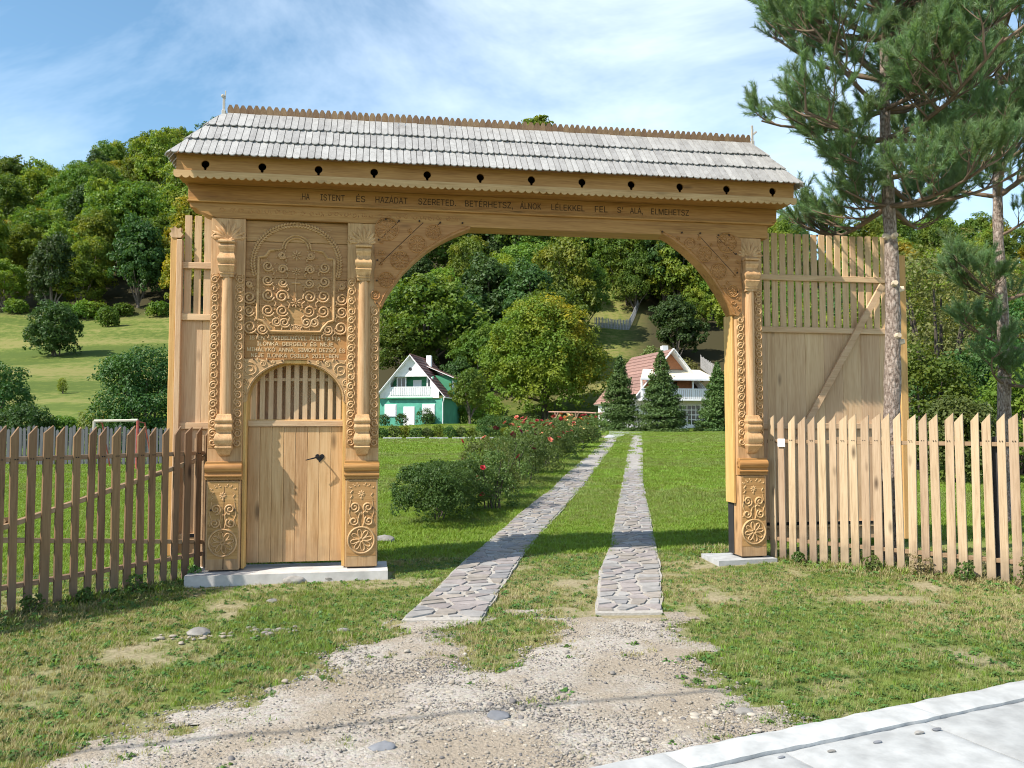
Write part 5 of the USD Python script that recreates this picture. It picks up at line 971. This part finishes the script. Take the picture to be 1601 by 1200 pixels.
woods_in(1, (590, 770), (101, 168), 7.2, .8, 1.25, [.12, .26, .26, .12, .22, .02])
woods_in(1, (770, 930), (112, 172), 7.4, .85, 1.3, [.16, .26, .2, .14, .22, .02])
woods_in(1, (930, 1160), (141, 176), 7.2, .85, 1.3, [.16, .26, .2, .14, .22, .02])
woods_in(1, (1040, 1170), (118, 141), 7.2, .7, 1.1, [.16, .26, .2, .14, .22, .02])
woods_in(2, (1205, 1640), (78, 200), 7.6, .72, .86, [.26, .2, .08, .22, .12, .12])
x_, y_, z_ = at(836, 246); wt = tree('ridge_tree', 'single treetop showing just above the gate ridge', (x_, y_, z_), 290, 15.5, 5.5, 5000, .8, F_B)
# broad yellowing tree behind the lawn
x_, y_, z_ = at(852, 96)
bt = thing('linden_tree', 'big rounded lime tree turning yellow on its right side, between the two houses', 'tree', (x_, y_, z_ - .2)); rb = rnd(301)
blobs = [((0, -.5, 7.2), (5.9, 5.4, 6.4)), ((-3.6, -1, 5.8), (3.6, 3.4, 3.2)), ((3.4, -1.2, 6.2), (3.7, 3.4, 3.4)), ((0, -3, 4.6), (4.6, 3.2, 2.8)), ((-2.2, -1.5, 10.2), (2.9, 2.7, 2.6)), ((2.2, -1.5, 10.4), (3.0, 2.7, 2.5)), ((0, -.5, 12.8), (2.5, 2.3, 1.9)), ((-5.0, -.5, 3.4), (2.4, 2.4, 1.9)), ((5.0, -.6, 3.6), (2.5, 2.4, 2.1)), ((3.9, -.4, 9.2), (2.5, 2.4, 2.3)), ((-4.0, -.4, 8.6), (2.4, 2.4, 2.2)), ((0, 2.5, 7), (4.5, 3, 4.5)), ((-2.6, -3.4, 2.2), (2.8, 2.2, 1.9)), ((2.4, -3.5, 2.3), (2.8, 2.2, 2.0)), ((0, -4.0, 1.9), (2.8, 1.8, 1.7)), ((-4.6, -2.0, 3.0), (2.4, 2.0, 2.2)), ((4.6, -2.0, 3.0), (2.4, 2.0, 2.2)), ((0, -4.4, 6.5), (4.0, 2.0, 3.6)), ((6.0, -.5, 5.6), (1.9, 2.0, 2.2)), ((-5.9, -.5, 6.2), (1.8, 2.0, 2.2))]
obj('trunk', join([tube([(0, 0, -.4), (.1, 0, 3), (0, .1, 9)], [.42, .33, .12], 10)] + [tube([(0, 0, 2.2), tuple(np.array(b[0]) * [.5, .5, .8]), b[0]], [.18, .12, .05], 6) for b in blobs[1:8]]), BARKD, bt, smooth=60)
cv, cf = clumped(blobs, 56000, .30, rb, sub=60, subr=.21, upb=.5, jit=.45); ctr = cv.reshape(-1, 4, 3).mean(1); yel = (ctr[:, 0] * .8 + (ctr[:, 2] - 8.5) * .5 + rb.normal(0, 1.6, len(ctr))) > 2.3; nl = len(ctr); q = cv.reshape(-1, 4, 3)
def sub_leaves(m): p = q[m].reshape(-1, 3); i = np.arange(m.sum())[:, None] * 4; return p, np.concatenate([i + [0, 1, 2], i + [0, 2, 3]], 0)
obj('crown', sub_leaves(~yel), F_L, bt); obj('yellowing_crown', sub_leaves(yel), F_Y, bt, 'yellowing leaves on the upper right of the crown')
# bushes
def bush(name, label, loc, seed, rx, ry, h, n, size, leaf, cat='bush', group=None, blobs=None, stems=True, sub=26, rotz=0, subr=.30, up=.35):
    t = thing(name, label, cat, loc, rotz, 1.0, group); r = rnd(seed)
    if blobs is None:
        blobs = [((0, 0, h * .5), (rx * .8, ry * .8, h * .48))] + [((rx * .55 * math.cos(a), ry * .55 * math.sin(a), h * r.uniform(.3, .62)), (rx * .45, ry * .45, h * r.uniform(.28, .4))) for a in np.arange(0, 6.2, .9)] + [((rx * .5 * math.cos(a), ry * .5 * math.sin(a), h * .16), (rx * .46, ry * .46, h * .17)) for a in np.arange(.4, 6.5, 1.05)]
    obj('foliage', clumped(blobs, n, size, r, sub=sub, subr=subr, upb=up), leaf, t)
    if stems: obj('stems', [tube([(r.normal() * rx * .1, r.normal() * ry * .1, -.1), (rx * .3 * math.cos(a), ry * .3 * math.sin(a), h * .45), (rx * .5 * math.cos(a), ry * .5 * math.sin(a), h * .75)], [h * .014, h * .01, h * .004], 5) for a in np.arange(0, 6.2, 1.05)], BARKD, t)
    return t
def gl_(px, Y, dz=0): q = at(px, Y); return (q[0], q[1], q[2] + dz)
bush('meadow_bush', 'dark green isolated bush on the left meadow with its shadow to the right', gl_(82, 94), 401, 2.9, 2.9, 5.9, 9000, .30, F_C)
bush('meadow_bush', 'small pale bush high on the left meadow below the wood', gl_(165, 119), 402, 1.6, 1.6, 2.9, 3000, .28, F_A)
bush('meadow_sapling', 'tiny sapling alone on the left meadow', gl_(97, 58), 403, .35, .35, 1.1, 700, .10, F_B)
bush('big_shrub', 'large dark leafy shrub behind the grey fence, left of the gate', gl_(222, 31), 404, 1.85, 1.5, 3.95, 17000, .115, F_C, sub=36)
bush('big_shrub', 'grey-green lower shrub leaning out left of the large dark shrub', gl_(165, 32), 405, 1.0, 1.0, 1.7, 6000, .10, F_W)
bush('big_shrub', 'dark shrub cut off by the left picture edge', gl_(-12, 37), 406, 1.6, 1.5, 3.3, 8000, .13, F_C)
bush('big_shrub', 'round green bush behind the fence at the far left', gl_(32, 33), 407, 1.3, 1.2, 1.65, 8000, .10, F_C)
bush('big_shrub', 'low green bush between the far left bush and the goal', gl_(100, 34), 408, .9, .8, 1.15, 5000, .09, F_A)
for k, (px, Y, s) in enumerate(((100, 128, 2.4), (130, 128, 2.8), (150, 129, 2.4), (20, 129, 2.2), (190, 130, 2.0), (245, 128, 2.4))): bush('edge_bush', 'low green bush along the foot of the left hillside wood', gl_(px, Y), 420 + k, s * .8, s * .8, s, 1700, .34, F_A, group='bushes along the wood edge above the left meadow')
# right side thicket behind the picket fence
for k, (px, Y, rx, h, leaf, lb) in enumerate(((1470, 33, 2.6, 8.6, F_W, 'pale olive willow right of the pine trunk'), (1556, 38, 2.8, 8.6, F_W, 'pale olive willow near the right picture edge'), (1425, 44, 2.6, 9.8, F_B, 'yellow-green tree behind the willows, beside the pine trunk'), (1620, 30, 2.3, 6.2, F_C, 'dark tree cut off by the right picture edge'), (1520, 27, 1.9, 4.0, F_C, 'dark low tree in the shade behind the picket fence'), (1440, 25, 1.5, 3.6, F_A, 'mid green bush right of the open gate leaf'), (1600, 23, 1.5, 3.0, F_A, 'leafy green bush at the right picture edge'), (1500, 21, 1.0, 2.1, F_R, 'low bush just behind the right fence'), (1330, 48, 2.6, 8.0, F_B, 'yellow-green tree above the open right gate leaf'), (1262, 56, 2.8, 8.2, F_B, 'bright green tree between the roof end and the open leaf'))):
    bush('thicket_tree', lb, gl_(px, Y), 440 + k, rx, rx * .85, h, 9000, .0042 * Y + .02, leaf, cat='tree', sub=16, subr=.36)
# conifers by the houses
def spruce(label, loc, seed, h, rad, n=11000):
    t = thing('spruce_tree', label, 'tree', loc); r = rnd(seed); obj('trunk', tube([(0, 0, -.2), (0, 0, h * .6), (0, 0, h)], [.11, .07, .02], 7), BARKD, t); P_ = []; N_ = []; br = []
    zz = .15
    while zz < h * .985:
        k = 9 if zz < h * .7 else 6; R = rad * (1 - zz / h) ** .85 * r.uniform(.9, 1.1) + .06
        for q in range(k):
            a = r.uniform(0, 6.28); m = int(n * R / (rad * 9.0 * h / .30) * 2.0) + 4; s = np.sqrt(r.rand(m)); c, sn = math.cos(a), math.sin(a); lat = r.normal(0, .15, m) * R * 1.3 * (.4 + s); Rq = R * r.uniform(.8, 1.12)
            P_.append(np.c_[c * s * Rq - sn * lat, sn * s * Rq + c * lat, zz - .28 * Rq * s + .20 * Rq * s ** 3 + r.normal(0, .09, m)]); N_.append(np.c_[c * .4 + r.normal(0, .5, m), sn * .4 + r.normal(0, .5, m), .8 + r.normal(0, .4, m)]); br.append(tube([(0, 0, zz), (c * Rq * .9, sn * Rq * .9, zz - .12 * Rq)], [.018, .005], 4))
        zz += .24 * (1 - .4 * zz / h)
    p, nn = np.vstack(P_), np.vstack(N_); nn /= np.linalg.norm(nn, axis=1, keepdims=True); obj('needles', leaf_quads(p, nn, .20, r, 1.9, .25), F_S, t); obj('branches', br, BARKD, t); return t
spruce('broad spruce left of the path end, in front of the tiled roof', gl_(969, 68), 501, 6.3, 2.0); spruce('pointed spruce standing in front of the orange gabled house', gl_(1034, 66.5), 502, 6.6, 2.15); spruce('narrow bluish spruce at the right end of the orange gabled house', gl_(1122, 67), 503, 5.6, 1.8)
bush('dwarf_conifer', 'tiny round conifer before the glazed door', gl_(1090, 66), 504, .35, .35, .9, 900, .09, F_S, stems=False)
for k, (px, Y, h, rx) in enumerate(((1003, 100, 5.6, 1.7), (1020, 104, 6.2, 1.6), (1048, 102, 5.0, 2.0), (1072, 101, 5.5, 2.0), (1136, 96, 5.8, 1.9), (985, 104, 4.0, 1.5))): bush('young_willow', 'feathery young willow on the slope behind the orange gabled house', gl_(px, Y), 510 + k, rx, rx, h, 3200, .30, F_W, cat='tree', group='young willows behind the orange gabled house')
tree('young_tree', 'small leafy tree at the right corner of the turquoise house', gl_(735, 76), 520, 5.4, 1.75, 5200, .2, F_A, base=.12)
bush('garden_bush', 'bushy yellow-green shrub behind the turquoise house tree', gl_(752, 86), 521, 2.4, 2.0, 3.4, 3600, .26, F_B); bush('garden_bush', 'low dark bush behind the far end of the border hedge', gl_(775, 60), 522, 1.5, 1.2, 1.3, 3000, .13, F_D)
for k, (px, s) in enumerate(((601, 1.1), (628, 1.2), (664, 1.7), (671, 1.2))): bush('house_shrub', ['dark shrub at the left corner of the turquoise house', 'dark shrub left of the white house door', 'taller open shrub right of the white house door', 'low shrub before the right ground floor shutter'][k], gl_(px, 78.6), 530 + k, .55 * s, .5, s, 900, .13, F_D)
# clipped border before the turquoise house
for k in range(13):
    px = 598 + k * 17.5; Yb = 50.5 + .4 * (k % 3); bush('border_shrub', 'low clipped shrub in the border hedge before the turquoise house', gl_(px, Yb), 540 + k, .42, .4, .62 + .16 * (k * 7 % 4) / 3, 1100, .085, [F_D, F_R, F_B][k % 3], group='border hedge before the turquoise house', sub=14)
obj('edging_stones', [moved(cbox(-.22, .22, -.1, .1, -.05, .10, .02), gl_(px, 49.6), .1 * (px % 3)) for px in range(596, 830, 9) if px % 4], CONCW, None, 'row of pale edging blocks along the foot of the border hedge', cat='edging', kind='stuff')
# clipped privet and rose bushes along the left path
def path_left(Y): return path_x(LPl, Y)
hx = path_left(14.2) - 1.32
bl = [((dx, dy, .47), (.42, .5, .46)) for dx in (-.2, .2) for dy in (-.9, -.3, .35, .95)]
hd = bush('privet_hedge', 'dense dark clipped privet hedge at the near end of the rose row', (hx + .10, 14.35, H(hx, 14.3)), 561, .6, 1.2, .98, 26000, .042, F_D, blobs=bl, sub=60, rotz=-8, subr=.24)
BLOOM = {'red': plain('red_petal', (.30, .012, .018), .55, .2), 'pink': plain('salmon_petal', (.62, .16, .10), .55, .15), 'yellow': plain('cream_petal', (.75, .58, .25), .55, .1), 'dark': plain('maroon_petal', (.12, .008, .02), .55, .2), 'orange': plain('orange_petal', (.60, .14, .02), .55, .15)}
def bloom(r, s):
    ms = []
    for ring, (k, rad, tilt) in enumerate(((5, 1.0, .35), (5, .75, .75), (4, .45, 1.15))):
        for q in range(k):
            a = q * 6.283 / k + ring * .5; c, sn = math.cos(a), math.sin(a); w = .5 * s; o = np.array([c * .12, sn * .12, 0]) * s; d = np.array([c * math.cos(tilt), sn * math.cos(tilt), math.sin(tilt)]) * rad * s; sd = np.array([-sn, c, 0]) * w
            ms.append((np.array([o - sd * .3, o + sd * .3, o + d * .7 + sd, o + d, o + d * .7 - sd]), np.array([[0, 1, 2], [0, 2, 4], [4, 2, 3]])))
    return join(ms)
roses = [(15.6, .62, 1.15, 'red', 4, 'rose bush with three red blooms beside the privet hedge', -.62), (17.2, .85, 1.25, 'pink', 4, 'leafy rose bush right behind the first red roses', -.95), (19.2, .9, 1.4, 'dark', 4, 'rose bush with dark maroon blooms', -1.0), (21.5, .95, 1.35, 'dark', 6, 'rose bush with scattered maroon and salmon blooms', -.9), (24.0, .95, 1.45, 'pink', 6, 'rose bush with faded salmon blooms halfway up the row', -.95), (27.0, 1.0, 1.55, 'red', 10, 'tall rose bush with reddish leaves halfway along the path', -.95), (30.5, 1.05, 1.5, 'red', 16, 'rose bush with many red blooms in the far half of the row', -1.0), (34.5, 1.15, 1.55, 'yellow', 18, 'rose bush with cream yellow blooms', -1.05), (39.0, 1.2, 1.55, 'orange', 26, 'rose bush with bright orange blooms near the path end', -1.15), (44.0, 1.3, 1.5, 'red', 22, 'last red rose bush at the far end of the row', -1.2), (32.0, 1.1, 1.5, 'pink', 12, 'salmon rose bush set back on the lawn side of the row', -2.4), (38.0, 1.2, 1.45, 'red', 12, 'red rose bush set back on the lawn side near the border hedge', -3.0)]
for k, (Y, rx, h, colr, nbl, lb, off) in enumerate(roses):
    x_ = path_left(Y) + off; zb = H(x_, Y); r = rnd(580 + k); sz = max(.05, .0028 * Y); lf = F_R
    bls = [((r.normal() * rx * .35, r.normal() * rx * .5, h * r.uniform(.35, .72)), (rx * r.uniform(.35, .6), rx * r.uniform(.35, .6), h * r.uniform(.22, .34))) for _ in range(7)] + [((0, 0, h * .3), (rx * .75, rx * .85, h * .3))]
    t = bush('rose_bush', lb, (x_, Y, zb), 600 + k, rx, rx, h, 4200 if Y < 26 else 2600, sz, lf, blobs=bls, sub=20, subr=.34)
    if k == 0: nbl = 0; spots = [(755, 731), (745, 748), (753, 772)]
    for q in range(nbl):
        a = r.uniform(0, 6.28); p = (rx * .8 * math.cos(a) * r.uniform(.3, 1), rx * .8 * math.sin(a) * r.uniform(.3, 1), h * r.uniform(.62, 1.02)); c = colr if r.rand() < .75 else ['pink', 'yellow', 'red'][r.randint(3)]; obj('bloom', moved(bloom(r, r.uniform(.05, .075) * (1 + .012 * Y)), p, r.uniform(0, 6), r.uniform(-.5, .5), r.uniform(.2, .9)), BLOOM[c], t)
    if k == 0:
        for (px, py) in spots:
            d = ray(px, py); tt = (Y - .62) / d[1]; p = np.array([0, 0, EYE]) + d * tt - np.array([x_, Y, zb]); obj('bloom', moved(bloom(r, .055), p, 0, .2, .9), BLOOM['red'], t); obj('stem', tube([(p[0] * .6, p[1] * .4, .25), tuple(p)], .006, 5), BARKD, t)
    obj('cane', [tube([(0, 0, 0), (r.normal() * rx * .5, r.normal() * rx * .5, h * r.uniform(.9, 1.15))], [.01, .004], 5) for _ in range(6)], F_R, t)

for k, (t, s) in enumerate(((.10, .16), (.30, .20), (.42, .28), (.52, .22), (.66, .34), (.74, .26), (.86, .40), (.93, .3))):
    q = rf0 + (rf1 - rf0) * t + np.array([-.10, -.14]); bush('weed_plant', 'straggly green weed growing at the foot of the pale picket fence', (q[0], q[1], H(*q)), 680 + k, s * .5, s * .35, s, 260, .035, [G_WEED, F_R, G_DRY][k % 3], cat='weed', group='weeds along the foot of the pale picket fence', sub=6)
for k, (t, s) in enumerate(((.45, .22), (.58, .18), (.72, .24), (.9, .2))):
    q = lf0 + (lf1 - lf0) * t + np.array([.16, -.10]); bush('weed_plant', 'dark green weed at the foot of the brown picket fence', (q[0], q[1], H(*q)), 690 + k, s * .5, s * .4, s, 260, .035, G_WEED, cat='weed', group='weeds along the foot of the brown picket fence', sub=6)
# ------------------------------------------------------------------ pines
NEED = leafy('pine_needle', (0.16, 0.25, 0.115), (0.4, 0.47, 0.27), 0.42, .018, .25, spec=.45); PBARK = M('pine_bark', {'tc': ('texture_coordinate', {}), 'm': ('mapping', {'scale': (26, 26, 9)}), 'v': ('voronoi_texture', {'scale': 1.0, 'feature': 'distance_to_edge'}), 'n': ('noise_texture', {'scale': 22.0, 'detail': 7.0, 'roughness': .65}), 'a': ('math', {'math_type': 'multiply_add', 'value2': .9}),
    'r': ('rgb_ramp', {'ramp': [(.28, (.035, .025, .02)), (.45, (.13, .095, .075)), (.62, (.23, .18, .15)), (.85, (.34, .28, .24))]}), 'bp': ('bump', {'strength': 1.0, 'distance': .02}), 'p': ('principled_bsdf', {'roughness': .9, 'specular_ior_level': .15})}, [('tc.object', 'm.vector'), ('m.vector', 'v.vector'), ('tc.object', 'n.vector'), ('v.distance', 'a.value1'), ('n.fac', 'a.value3'), ('a.value', 'r.fac'), ('r.color', 'p.base_color'), ('a.value', 'bp.height'), ('bp.normal', 'p.normal')])
TWIG = plain('pine_twig', (.17, .115, .075), .85, .2); CUT = plain('sawn_knot', (.50, .40, .29), .8, .1)
def shoot(seed, L=.19, n=120, nl=.07, w=.0048):
    r = rnd(seed); s = r.rand(n) ** .8; a = r.uniform(0, 6.28, n); th = r.uniform(.45, .95, n); d = np.c_[np.sin(th) * np.cos(a), np.sin(th) * np.sin(a), np.cos(th)]; o = np.c_[0 * s, 0 * s, s * L]; ln = nl * r.uniform(.7, 1.15, n)[:, None]; sd = np.cross(d, r.normal(size=(n, 3))); sd /= np.linalg.norm(sd, axis=1, keepdims=True)
    v = np.stack([o - sd * w / 2, o + sd * w / 2, o + d * ln], 1).reshape(-1, 3); f = np.arange(3 * n).reshape(-1, 3); tw = tube([(0, 0, 0), (0, 0, L)], [.005, .003], 4, False); return join([(v, f), tw])
def quat_to(d, roll):
    """quaternion that turns +z to d after rolling about z"""
    d = d / np.linalg.norm(d); h = roll / 2; qr = np.array([math.cos(h), 0, 0, math.sin(h)]); w = 1 + d[2]
    if w < 1e-5: q = np.array([0, 1, 0, 0.])
    else: q = np.array([w, -d[1], d[0], 0]); q /= np.linalg.norm(q)
    a, b = q, qr; return np.array([a[0] * b[0] - a[1:] @ b[1:], *(a[0] * b[1:] + b[0] * a[1:] + np.cross(a[1:], b[1:]))])
def pine(label, loc, seed, hgt, r0, first, lean, whorl_len, stubs, keep=lambda a, z: True, dens=.80, step=.42, sh=1.0):
    t = thing('pine_tree', label, 'tree', loc); r = rnd(seed); zs = np.linspace(-.2, hgt, 60); ax_ = lambda zz: np.array([lean[0] * zz + .02 * math.sin(zz * 1.3 + seed), lean[1] * zz + .02 * math.cos(zz * 1.1), zz])
    rad = r0 * (1 - zs / (hgt * 1.04)) ** .75 * (1 + .04 * np.sin(zs * 9.0)); v, f = tube([ax_(q) for q in zs], np.maximum(rad, .012), 18); nn = meshkit.fbm(v * np.array([22, 22, 9.0]), 3, seed); c = np.array([ax_(q) for q in v[:, 2]]); v = v + (v - c) * ((nn - .5) * .34)[:, None]; obj('trunk', (v, f), PBARK, t, smooth=True)
    if len(stubs): obj('branch_stub', [tube([tuple(ax_(z_) + np.array([math.cos(a), math.sin(a), .1]) * r0 * .55), tuple(ax_(z_) + np.array([math.cos(a), math.sin(a), .12]) * (r0 * .86 + .03))], [.042, .03], 9) for z_, a in stubs], CUT, t)
    limbs, S = [], []
    def grow(p, d, L, rad_, lvl):
        n = 6; pts = [p]; dd = d.copy()
        for k in range(n): dd = dd + np.array([r.normal() * .10, r.normal() * .10, .09 if lvl < 2 else .12]); dd /= np.linalg.norm(dd); pts.append(pts[-1] + dd * L / n)
        limbs.append(tube(pts, np.linspace(rad_, rad_ * .35, n + 1), 6, False)); pts = np.array(pts)
        if lvl < 2:
            m = int((6 if lvl == 0 and p[2] < first + 1.6 else 5 if lvl == 0 else 4) * max(.6, L * (1.0 if lvl == 0 else 1.5)) * dens) + 2
            for k in range(m):
                s = r.uniform(.16, 1.0) if lvl == 0 else r.uniform(.15, 1.0); b = pts[0] + (pts[-1] - pts[0]) * s; i = min(int(s * n), n - 1); b = pts[i] + (pts[i + 1] - pts[i]) * (s * n - i); ld = pts[i + 1] - pts[i]; ld /= np.linalg.norm(ld); sd = np.cross(ld, [0, 0, 1]); sd /= np.linalg.norm(sd) + 1e-9
                nd = ld * r.uniform(.35, .8) + sd * r.choice([-1, 1]) * r.uniform(.35, .9) + np.array([0, 0, r.uniform(-.18, .5)]); nd /= np.linalg.norm(nd); grow(b, nd, (L * .42 if lvl == 0 else .30) * r.uniform(.7, 1.2) * (1.15 - .45 * s), rad_ * .42, lvl + 1)
        if lvl >= 1:
            for k in range(3 if lvl == 1 else 4): q = r.uniform(.45, 1.0) if k else 1.0; i = min(int(q * n), n - 1); b = pts[i] + (pts[i + 1] - pts[i]) * (q * n - i); dirn = dd + r.normal(size=3) * (.5 if k else .15) + np.array([0, 0, .25]); S.append((b, dirn))
    z_ = first
    while z_ < hgt - .3:
        k = r.randint(4, 7); a0 = r.uniform(0, 6.28)
        for q in range(k):
            a = a0 + q * 6.283 / k + r.uniform(-.3, .3); L = whorl_len(z_, a) * r.uniform(.75, 1.15)
            if keep(a, z_) and L > .15: d = np.array([math.cos(a), math.sin(a), r.uniform(-.38, .12) if z_ < first + 1.3 else r.uniform(.1, .5)]); d /= np.linalg.norm(d); grow(ax_(z_), d, L, .012 + .014 * L, 0)
        z_ += step * r.uniform(.8, 1.25)
    obj('limbs', limbs, TWIG, t, smooth=True); pos = np.array([s[0] for s in S]); q = np.array([quat_to(s[1], r.uniform(0, 6.28)) for s in S])
    pth = str(t.GetPath()) + '/needles'; instancer(pth, [(('needle_shoot', shoot(1)), NEED), (('needle_shoot_short', shoot(2, .14, 95)), NEED), (('needle_shoot_long', shoot(3, .24, 140, .08)), NEED)], pos, r.randint(0, 3, len(pos)), np.zeros(len(pos)), r.uniform(.8, 1.25, len(pos)) * sh, None, None, 'stuff', q); return t, len(pos)
p1 = np.array([4.63, 10.15, H(4.63, 10.15)])
_, n1 = pine('tall pine with pale scaly trunk standing between the right fence and the open leaf', p1, 701, 9.2, .116, 4.35, (.006, 0.0), lambda z_, a: (1.75 if z_ < 6.4 else 1.75 - (z_ - 6.4) * .4) * (np.interp(z_, [4.3, 4.7, 5.05, 5.5], [.36, .5, .8, 1.1]) if math.cos(a) < -.2 else .98), [(4.05 - .1, -1.5), (3.36, -1.7), (2.72, -1.4), (3.95, -2.6), (3.3, -.4), (2.65, -.6)])
q2 = at(1566, 14.0)
_, n2 = pine('second pine with slimmer trunk near the right picture edge', (q2[0], q2[1], q2[2]), 702, 11.5, .12, 2.3, (.012, 0), lambda z_, a: 1.25 if z_ < 5.3 else 2.1, [(1.7, -1.2)], dens=.8, step=.6, keep=lambda a, z_: z_ > 5.3 or (math.sin(a * 5 + z_ * 9) > .45 and math.sin(a) < .6))
print('shoots', n1, n2)
